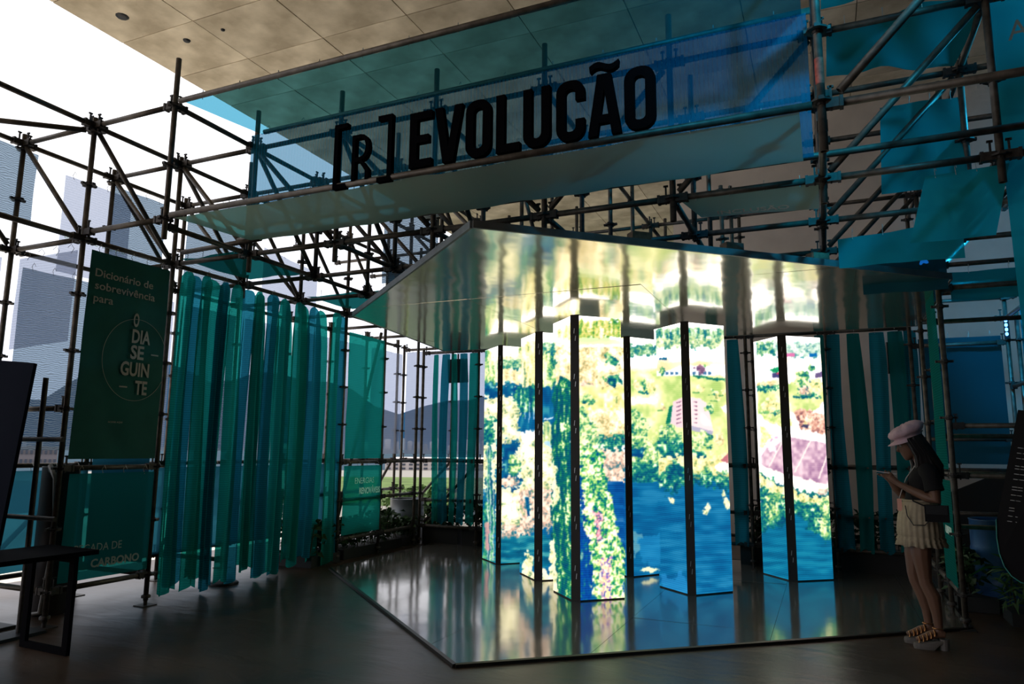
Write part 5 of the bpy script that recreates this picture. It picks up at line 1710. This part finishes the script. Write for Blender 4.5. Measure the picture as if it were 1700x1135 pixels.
# dark leaning panel behind the right tower
tag(MB().prism([(1.3, 13.2), (3.6, 13.2), (3.6, 13.3), (1.3, 13.3)], 0.0, 0.05).build('low_plinth', m_dwall), 'low dark plinth before the pale wall', 'plinth')
pl = MB()
pl.add([(1.3, 13.0, 0.05), (4.2, 13.0, 0.05), (4.2, 13.0, 2.1), (1.3, 13.0, 0.75), (1.3, 13.06, 0.05), (4.2, 13.06, 0.05), (4.2, 13.06, 2.1), (1.3, 13.06, 0.75)],
       [(0, 1, 2, 3), (7, 6, 5, 4), (0, 4, 5, 1), (1, 5, 6, 2), (2, 6, 7, 3), (3, 7, 4, 0)])
tag(pl.build('ramp_panel', m_dwall), 'dark panel with a sloping top edge before the pale wall at the right', 'panel')

# ------------------------------------------------------------------ the woman with the phone
WC = Vector((0.70, 6.93, 0))
wn = WC.normalized()
wr_ = Vector((wn.y, -wn.x, 0))


def Wp(u, v, z): return WC + wr_ * u + wn * v + Vector((0, 0, z))


m_skin = mat('skin', (0.17, 0.082, 0.050), 0.5, 0, 0.4)
m_hair = mat('dark_brown_hair', (0.014, 0.008, 0.006), 0.45, 0, 0.4)
m_cap = mat('dusty_pink_cap', (0.62, 0.42, 0.46), 0.9, 0, 0.2, 0.08, 60)
m_tee = mat('black_tee', (0.012, 0.011, 0.012), 0.9, 0, 0.2)
m_skirt = mat('cream_skirt', (0.42, 0.34, 0.235), 0.9, 0, 0.2, 0.08, 30)
m_gold = mat('bronze_strap', (0.55, 0.25, 0.10), 0.28, 0.9)
m_sole = mat('pale_sole', (0.16, 0.14, 0.125), 0.7)
woman = thing('person', 'person in pink baker boy cap, black tee and cream skirt looking at a phone', 'person', WC)

fdir = Vector((-math.cos(math.radians(14)), -math.sin(math.radians(14)), 0))
hd_c = (-0.045, 0.0, 1.625)
fa = wr_ * fdir.x + wn * fdir.y
fb = Vector((0, 0, 1)).cross(fa)
tilt = math.radians(20)
ha = (fa * math.cos(tilt) - Vector((0, 0, 1)) * math.sin(tilt)).normalized()
hc = fb.cross(ha).normalized() * -1 if ha.cross(fb).z < 0 else ha.cross(fb).normalized()
HO = Wp(*hd_c)


def Hp(a, b_, c_): return HO + ha * a + fb * b_ + hc * c_


body = MB()


def limb(pts, rads, n_=10): body.tube([Wp(*p) for p in pts], rads, n_, True, True)


# legs
limb([(-0.01, -0.085, 0.97), (-0.015, -0.085, 0.88), (-0.02, -0.085, 0.72), (-0.008, -0.08, 0.56), (-0.002, -0.08, 0.50), (0.042, -0.08, 0.40), (0.058, -0.08, 0.27), (0.062, -0.08, 0.17), (0.066, -0.08, 0.10)], [0.088, 0.088, 0.074, 0.054, 0.050, 0.054, 0.040, 0.032, 0.036])
limb([(-0.02, 0.085, 0.97), (-0.04, 0.085, 0.88), (-0.075, 0.08, 0.72), (-0.085, 0.075, 0.56), (-0.078, 0.075, 0.50), (-0.035, 0.08, 0.40), (-0.012, 0.08, 0.27), (-0.006, 0.08, 0.17), (-0.002, 0.08, 0.10)], [0.088, 0.088, 0.074, 0.054, 0.050, 0.054, 0.040, 0.032, 0.036])
# feet
for u0, v0, k in ((0.062, -0.08, -1), (-0.006, 0.08, 1)):
    limb([(u0 + 0.045, v0, 0.115), (u0, v0, 0.125), (u0 - 0.06, v0 - 0.015, 0.105), (u0 - 0.12, v0 - 0.03, 0.075), (u0 - 0.165, v0 - 0.04, 0.066)], [0.026, 0.036, 0.034, 0.030, 0.016])
# torso, neck
limb([(-0.01, 0, 0.92), (-0.012, 0, 1.02), (0.01, 0, 1.14), (0.04, 0, 1.26), (0.055, 0, 1.36), (0.055, 0, 1.42)], [0.13, 0.135, 0.10, 0.115, 0.105, 0.07], 14)
limb([(0.055, 0, 1.39), (0.03, 0, 1.47), (0.0, 0, 1.55), (-0.02, 0, 1.60)], [0.065, 0.050, 0.050, 0.055])
# arms
nearA = [(0.065, -0.135, 1.405), (0.085, -0.175, 1.37), (0.105, -0.20, 1.26), (0.115, -0.205, 1.17), (0.06, -0.18, 1.19), (-0.04, -0.135, 1.235), (-0.135, -0.085, 1.285), (-0.165, -0.072, 1.305)]
farA = [(0.035, 0.135, 1.405), (0.02, 0.175, 1.37), (-0.04, 0.19, 1.26), (-0.085, 0.19, 1.165), (-0.125, 0.15, 1.19), (-0.175, 0.09, 1.25), (-0.205, 0.06, 1.30), (-0.212, 0.052, 1.318)]
rad = [0.056, 0.056, 0.046, 0.040, 0.041, 0.036, 0.025, 0.025]
limb(nearA, rad); limb(farA, rad)
# shoulders bridge
limb([(0.065, -0.14, 1.405), (0.055, 0, 1.43), (0.035, 0.14, 1.405)], [0.052, 0.06, 0.052])
# hands: palms hold the phone's two long edges, fingers curl under it, thumbs on top
PHN = [(-0.315, -0.015, 1.392), (-0.16, -0.015, 1.372)]
limb([(-0.160, -0.073, 1.302), (-0.185, -0.066, 1.325), (-0.215, -0.060, 1.345)], [0.026, 0.030, 0.026], 8)
limb([(-0.210, 0.054, 1.316), (-0.225, 0.046, 1.335), (-0.245, 0.036, 1.352)], [0.026, 0.030, 0.026], 8)
for k in range(4):
    u = -0.190 - k * 0.021
    L_ = (0.9, 1.0, 0.95, 0.78)[k]
    limb([(u, -0.064, 1.342), (u - 0.018, -0.058, 1.362 - k * 0.001), (u - 0.022, -0.036 + 0.008 * (1 - L_), 1.364), (u - 0.020, -0.014 - 0.01 * (1 - L_), 1.362)], [0.0105, 0.0098, 0.0090, 0.0078], 6)
    u = -0.218 - k * 0.021
    limb([(u, 0.040, 1.348), (u - 0.018, 0.034, 1.366), (u - 0.022, 0.016, 1.366), (u - 0.020, -0.002, 1.364)], [0.0105, 0.0098, 0.0090, 0.0078], 6)
limb([(-0.172, -0.062, 1.325), (-0.198, -0.050, 1.372), (-0.222, -0.036, 1.394)], [0.0135, 0.0115, 0.0090], 6)
limb([(-0.218, 0.044, 1.336), (-0.232, 0.032, 1.378), (-0.250, 0.018, 1.399)], [0.0135, 0.0115, 0.0090], 6)
# head
ringsH = []
for c_, a0, ra, rb2 in ((-0.122, 0.058, 0.014, 0.016), (-0.114, 0.054, 0.032, 0.032), (-0.095, 0.040, 0.052, 0.047), (-0.065, 0.024, 0.070, 0.058), (-0.03, 0.014, 0.084, 0.066), (0.01, 0.006, 0.092, 0.071), (0.05, 0.0, 0.096, 0.074), (0.09, -0.004, 0.086, 0.069), (0.12, -0.006, 0.060, 0.05), (0.135, -0.006, 0.02, 0.018)):
    ringsH.append([Hp(a0 + ra * math.cos(2 * PI * k / 20), rb2 * math.sin(2 * PI * k / 20), c_) for k in range(20)])
body.loft(ringsH, True, True)
body.tube([Hp(0.090, 0, 0.025), Hp(0.103, 0, 0.0), Hp(0.112, 0, -0.022), Hp(0.098, 0, -0.032)], [0.008, 0.010, 0.013, 0.010], 8)
body.tube([Hp(0.082, -0.020, -0.060), Hp(0.092, 0, -0.056), Hp(0.082, 0.020, -0.060)], [0.006, 0.009, 0.006], 6)
body.tube([Hp(0.080, -0.017, -0.072), Hp(0.090, 0, -0.071), Hp(0.080, 0.017, -0.072)], [0.006, 0.009, 0.006], 6)
for s in (-1, 1):
    body.tube([Hp(0.083, s * 0.018, 0.030), Hp(0.084, s * 0.034, 0.034), Hp(0.072, s * 0.052, 0.028)], [0.007, 0.008, 0.006], 6)
    body.tube([Hp(0.0, s * 0.068, 0.022), Hp(-0.006, s * 0.078, 0.0), Hp(0.0, s * 0.070, -0.026)], [0.010, 0.014, 0.008], 6)
bo = body.build('body', m_skin, woman)
md = bo.modifiers.new('remesh', 'REMESH'); md.mode = 'VOXEL'; md.voxel_size = 0.0065; md.use_smooth_shade = True
sm2 = bo.modifiers.new('smooth', 'SMOOTH'); sm2.factor = 0.5; sm2.iterations = 3
bpy.context.view_layer.update()
dg = bpy.context.evaluated_depsgraph_get()
me2 = bpy.data.meshes.new_from_object(bo.evaluated_get(dg))
bo.modifiers.clear()
bo.data = me2
if not me2.materials: me2.materials.append(m_skin)
# eyes
for s in (-1, 1):
    ctr = Hp(0.079, s * 0.034, 0.012)
    mbe = MB()
    mbe.loft([[ctr + ha * (0.013 * math.sin(t)) + (fb * math.cos(2 * PI * k / 8) + hc * math.sin(2 * PI * k / 8)) * 0.0125 * math.cos(t) for k in range(8)] for t in (-1.4, -0.7, 0, 0.7, 1.4)])
    ey = mbe.build('eye', mat('eye_white', (0.55, 0.52, 0.5), 0.3), woman)
    MB().tube([ctr + ha * 0.0115, ctr + ha * 0.0135], [0.006, 0.005], 8).build('iris', m_hair, ey)

# hair: long strands over back and chest
hr = random.Random(3)
hm_ = MB()
ringsC = []
for c_, a0, ra, rb2 in ((-0.10, -0.050, 0.050, 0.070), (-0.05, -0.035, 0.075, 0.080), (0.0, -0.022, 0.088, 0.084), (0.05, -0.012, 0.098, 0.086), (0.09, -0.006, 0.094, 0.080), (0.12, -0.006, 0.070, 0.06), (0.14, -0.006, 0.02, 0.02)):
    ringsC.append([Hp(a0 + ra * math.cos(2 * PI * k / 20), rb2 * math.sin(2 * PI * k / 20), c_) for k in range(20)])
hm_.loft(ringsC, True, True)
for k in range(90):
    t = math.radians(hr.uniform(62, 298))
    p0 = Hp(-0.012 + 0.094 * math.cos(t), 0.084 * math.sin(t), hr.uniform(-0.01, 0.06))
    p1 = Hp(-0.03 + 0.098 * math.cos(t), 0.098 * math.sin(t), -0.10)
    lu, lv = (p1 - WC).dot(wr_), (p1 - WC).dot(wn)
    ts = math.degrees(t)
    if ts < 105 or ts > 255:   # front locks over the chest
        sgn = 1 if (p1 - HO).dot(fb) > 0 else -1
        q = WC + wr_ * hr.uniform(-0.075, -0.02) + Vector((0, 0, 1.40)) + wn * (-sgn * hr.uniform(0.05, 0.11)) if False else p1 + Vector((0, 0, -0.12)) + wr_ * hr.uniform(-0.005, 0.03)
        e = q + Vector((0, 0, -hr.uniform(0.08, 0.17))) + wr_ * hr.uniform(-0.02, 0.02)
    else:
        q = p1 + Vector((0, 0, -0.13)) + wr_ * hr.uniform(0.03, 0.07)
        e = q + Vector((0, 0, -hr.uniform(0.05, 0.14))) + wr_ * hr.uniform(0.0, 0.025)
    hm_.tube([p0, p1, q, e], [0.014, 0.020, 0.018, 0.004], 6)
hm_.build('hair', m_hair, woman)

# cap
cm = MB()
CO = lambda a, b_, c_: Hp(-0.008 + a, b_, c_)
rings = []
for c_, r_, puff in ((0.055, 0.103, 0), (0.070, 0.106, 0), (0.078, 0.122, .3), (0.090, 0.140, 1), (0.112, 0.146, 1), (0.135, 0.132, 1), (0.152, 0.100, 1), (0.163, 0.055, .8), (0.166, 0.012, 0)):
    rr_ = []
    for k in range(48):
        t = 2 * PI * k / 48
        f = 1 + 0.035 * puff * abs(math.cos(4 * t)) - 0.02 * puff
        rr_.append(CO(r_ * f * math.cos(t) * 1.02 - 0.008 * puff, r_ * f * math.sin(t) * 0.90, c_ + 0.010 * puff * abs(math.cos(4 * t)) - 0.012 * puff * (math.cos(t))))
    rings.append(rr_)
cm.loft(rings, True, True)
cap = cm.build('cap', m_cap, woman)
MB().tube([CO(-0.008, 0, 0.164), CO(-0.008, 0, 0.176)], [0.012, 0.007], 8).build('button', m_cap, cap)
vm = MB()
top, bot = [], []
nV = 17
for k in range(nV):
    t = math.radians(-72 + 144 * k / (nV - 1))
    dpt = 0.068 * math.cos(t * 1.1) ** 0.6 if abs(t * 1.1) < PI / 2 else 0
    for rr_, lst, dz in ((0, top, 0.0), (1, bot, 0.0)):
        ri = 0.100 + (dpt if rr_ else 0)
        lst.append((ri * math.cos(t) * 1.02, ri * math.sin(t) * 0.9, 0.064 - (0.022 if rr_ else 0) - 0.010 * abs(math.sin(t))))
upA = [CO(*p) for p in top]; upB = [CO(*p) for p in bot]
dnA = [p - hc * 0.006 for p in upA]; dnB = [p - hc * 0.006 for p in upB]
for a_, b2 in ((upA, upB), (dnB, dnA), (upB, dnB), (dnA, upA)):
    vm.add(a_ + b2, [(i, i + 1, nV + i + 1, nV + i) for i in range(nV - 1)], True)
vm.build('visor', m_cap, cap)

# tee with sleeves
tm = MB()
rings = []
for z, u0, ru, rv in ((1.13, -0.005, 0.118, 0.150), (1.17, 0.005, 0.118, 0.150), (1.25, 0.030, 0.124, 0.155), (1.33, 0.045, 0.122, 0.160), (1.39, 0.055, 0.108, 0.158), (1.43, 0.055, 0.090, 0.125), (1.455, 0.052, 0.072, 0.080), (1.47, 0.048, 0.066, 0.068)):
    rings.append([Wp(u0 + ru * math.cos(2 * PI * k / 28), rv * math.sin(2 * PI * k / 28), z + 0.004 * math.sin(5 * 2 * PI * k / 28)) for k in range(28)])
tm.loft(rings, True, True)
tee = tm.build('tee', m_tee, woman)
for arm in (nearA, farA):
    a0, a1, a2 = [Wp(*p) for p in arm[:3]]
    e = a2 + (Wp(*arm[3]) - a2) * 0.15
    MB().tube([a0 + (a0 - a1) * 0.5, a0, a1, (a1 + a2) / 2, e], [0.062, 0.068, 0.066, 0.066, 0.072], 14, True).build('sleeve', m_tee, tee)
pr = MB()
for k, (du, dz, l_) in enumerate(((0, 0, .03), (0.012, 0.025, .035), (0.02, -0.02, .03), (0.005, -0.045, .025))):
    p = Wp(-0.072 + du, -0.052, 1.36 + dz)
    pr.bar(p, p + Vector((0, 0, l_)) + wr_ * 0.008, 0.008, 0.004)
pr.build('shirt_print', m_print, tee)

# skirt with frilled hem
km = MB()
rings = []
for z, u0, ru, rv, fr_ in ((1.165, -0.002, 0.120, 0.150, 0), (1.12, -0.008, 0.134, 0.162, 0.002), (1.04, -0.014, 0.156, 0.180, 0.004), (0.95, -0.016, 0.166, 0.188, 0.006), (0.875, -0.015, 0.170, 0.192, 0.006), (0.868, -0.015, 0.162, 0.184, 0.004), (0.845, -0.014, 0.176, 0.197, 0.010), (0.835, -0.014, 0.170, 0.190, 0.006), (0.795, -0.013, 0.184, 0.205, 0.014), (0.792, -0.013, 0.176, 0.197, 0.014)):
    nK = 96
    rings.append([Wp(u0 + (ru + fr_ * math.sin(24 * 2 * PI * k / nK)) * math.cos(2 * PI * k / nK), (rv + fr_ * math.sin(24 * 2 * PI * k / nK)) * math.sin(2 * PI * k / nK), z + fr_ * 0.5 * math.sin(9 * 2 * PI * k / nK)) for k in range(nK)])
km.loft(rings, False, True)
sk = km.build('skirt', m_skirt, woman)
MB().tube([Wp(-0.004 + 0.124 * math.cos(2 * PI * k / 24), 0.154 * math.sin(2 * PI * k / 24), 1.158) for k in range(25)], 0.010, 6).build('waistband', m_skirt, sk)

# shoes: platform sole, block heel, bronze straps
for u0, v0 in ((0.062, -0.08), (-0.006, 0.08)):
    sole = MB()
    fp = []
    for k in range(22):
        t = 2 * PI * k / 22
        a_ = 0.125 * math.cos(t); b2 = (0.043 + 0.006 * math.cos(t + PI)) * math.sin(t)
        fp.append((a_, b2))
    def F_(a_, b2, z): return Wp(u0 - 0.058 + a_, v0 - 0.024 + b2 + a_ * 0.22, z)
    zt_ = lambda a_: 0.045 + max(0, (a_ + 0.02)) * 0.30
    zb_ = lambda a_: 0.0 if a_ < 0.02 else 0.0 + min(1, (a_ - 0.02) / 0.05) * 0.055
    rb2 = [[F_(a_, b2, zb_(a_)) for a_, b2 in fp], [F_(a_ * 1.03, b2 * 1.05, (zb_(a_) + zt_(a_)) / 2) for a_, b2 in fp], [F_(a_, b2, zt_(a_)) for a_, b2 in fp]]
    sole.loft(rb2, True, False)
    sh = sole.build('shoe', m_sole, woman)
    hl = MB()
    hl.loft([[F_(0.092 + 0.034 * math.cos(2 * PI * k / 12), 0.033 * math.sin(2 * PI * k / 12), z) for k in range(12)] for z in (0.0, 0.085)], True, False)
    hl.build('heel', m_sole, sh)
    stp = MB()
    for a_, r_, zc in ((-0.085, 0.036, 0.062), (-0.055, 0.037, 0.072), (-0.028, 0.038, 0.086), (0.0, 0.039, 0.100), (0.026, 0.040, 0.118)):
        pts = []
        for k in range(11):
            t = PI * k / 10
            pts.append(F_(a_ + 0.004 * math.sin(3 * t), r_ * math.cos(t), zc - 0.012 + (r_ + 0.004) * 0.95 * math.sin(t)))
        stp.tube(pts, 0.006, 5)
    pts = [F_(0.055 + 0.04 * math.cos(2 * PI * k / 14), 0.038 * math.sin(2 * PI * k / 14), 0.165) for k in range(15)]
    stp.tube(pts, 0.005, 5)
    o = stp.build('straps', m_gold, sh)

# things she carries
ph = thing('phone', 'pale phone held flat in both hands of the person', 'phone', Wp(-0.235, -0.012, 1.38))
pc = (Wp(*PHN[0]) + Wp(*PHN[1])) / 2
pd = (Wp(*PHN[0]) - Wp(*PHN[1])).normalized(); ps = wn.copy(); pu = pd.cross(ps).normalized()
if pu.z < 0: pu = -pu
qm = Matrix((pd, ps, pu)).transposed()
MB().box(pc, (0.158, 0.075, 0.008), qm).build('phone_case', mat('pale_phone_case', (0.55, 0.48, 0.46), 0.4), ph)
MB().box(pc + pu * 0.0045, (0.146, 0.066, 0.0012), qm).build('phone_screen', mat('phone_glass', (0.03, 0.03, 0.035), 0.1), ph)
bg_ = thing('shoulder_bag', 'small black shoulder bag hanging at the hip of the person', 'bag', Wp(0.10, -0.20, 1.06))
MB().box(Wp(0.11, -0.205, 1.07), (0.17, 0.06, 0.13), Matrix((wr_, wn, Vector((0, 0, 1)))).transposed()).build('bag_body', m_tee, bg_)
MB().box(Wp(0.11, -0.239, 1.10), (0.15, 0.008, 0.07), Matrix((wr_, wn, Vector((0, 0, 1)))).transposed()).build('bag_flap', m_black, bg_)
MB().tube([Wp(0.04, -0.20, 1.12), Wp(-0.05, -0.175, 1.16), Wp(-0.085, -0.10, 1.26), Wp(-0.07, 0.03, 1.36), Wp(0.03, 0.125, 1.455)], 0.006, 6).build('strap', m_tee, bg_)
MB().tube([Wp(-0.11, -0.145, 1.12), Wp(-0.10, -0.178, 1.04), Wp(-0.06, -0.203, 0.97), Wp(0.02, -0.212, 0.975), Wp(0.07, -0.225, 1.03)], 0.004, 6).build('cord', m_black, bg_)
ly = thing('lanyard_badge', 'peach coloured badge hanging on a lanyard before the skirt of the person', 'badge', Wp(-0.15, -0.06, 1.13))
MB().box(Wp(-0.152, -0.075, 1.12), (0.035, 0.004, 0.10), Matrix((wr_, wn, Vector((0, 0, 1)))).transposed()).build('badge_card', mat('peach_card', (0.85, 0.42, 0.32), 0.6), ly)
MB().tube([Wp(-0.152, -0.073, 1.17), Wp(-0.135, -0.05, 1.22), Wp(-0.09, -0.045, 1.34), Wp(-0.02, -0.055, 1.44)], 0.004, 5).build('lanyard', mat('pale_ribbon', (0.5, 0.45, 0.42), 0.8), ly)
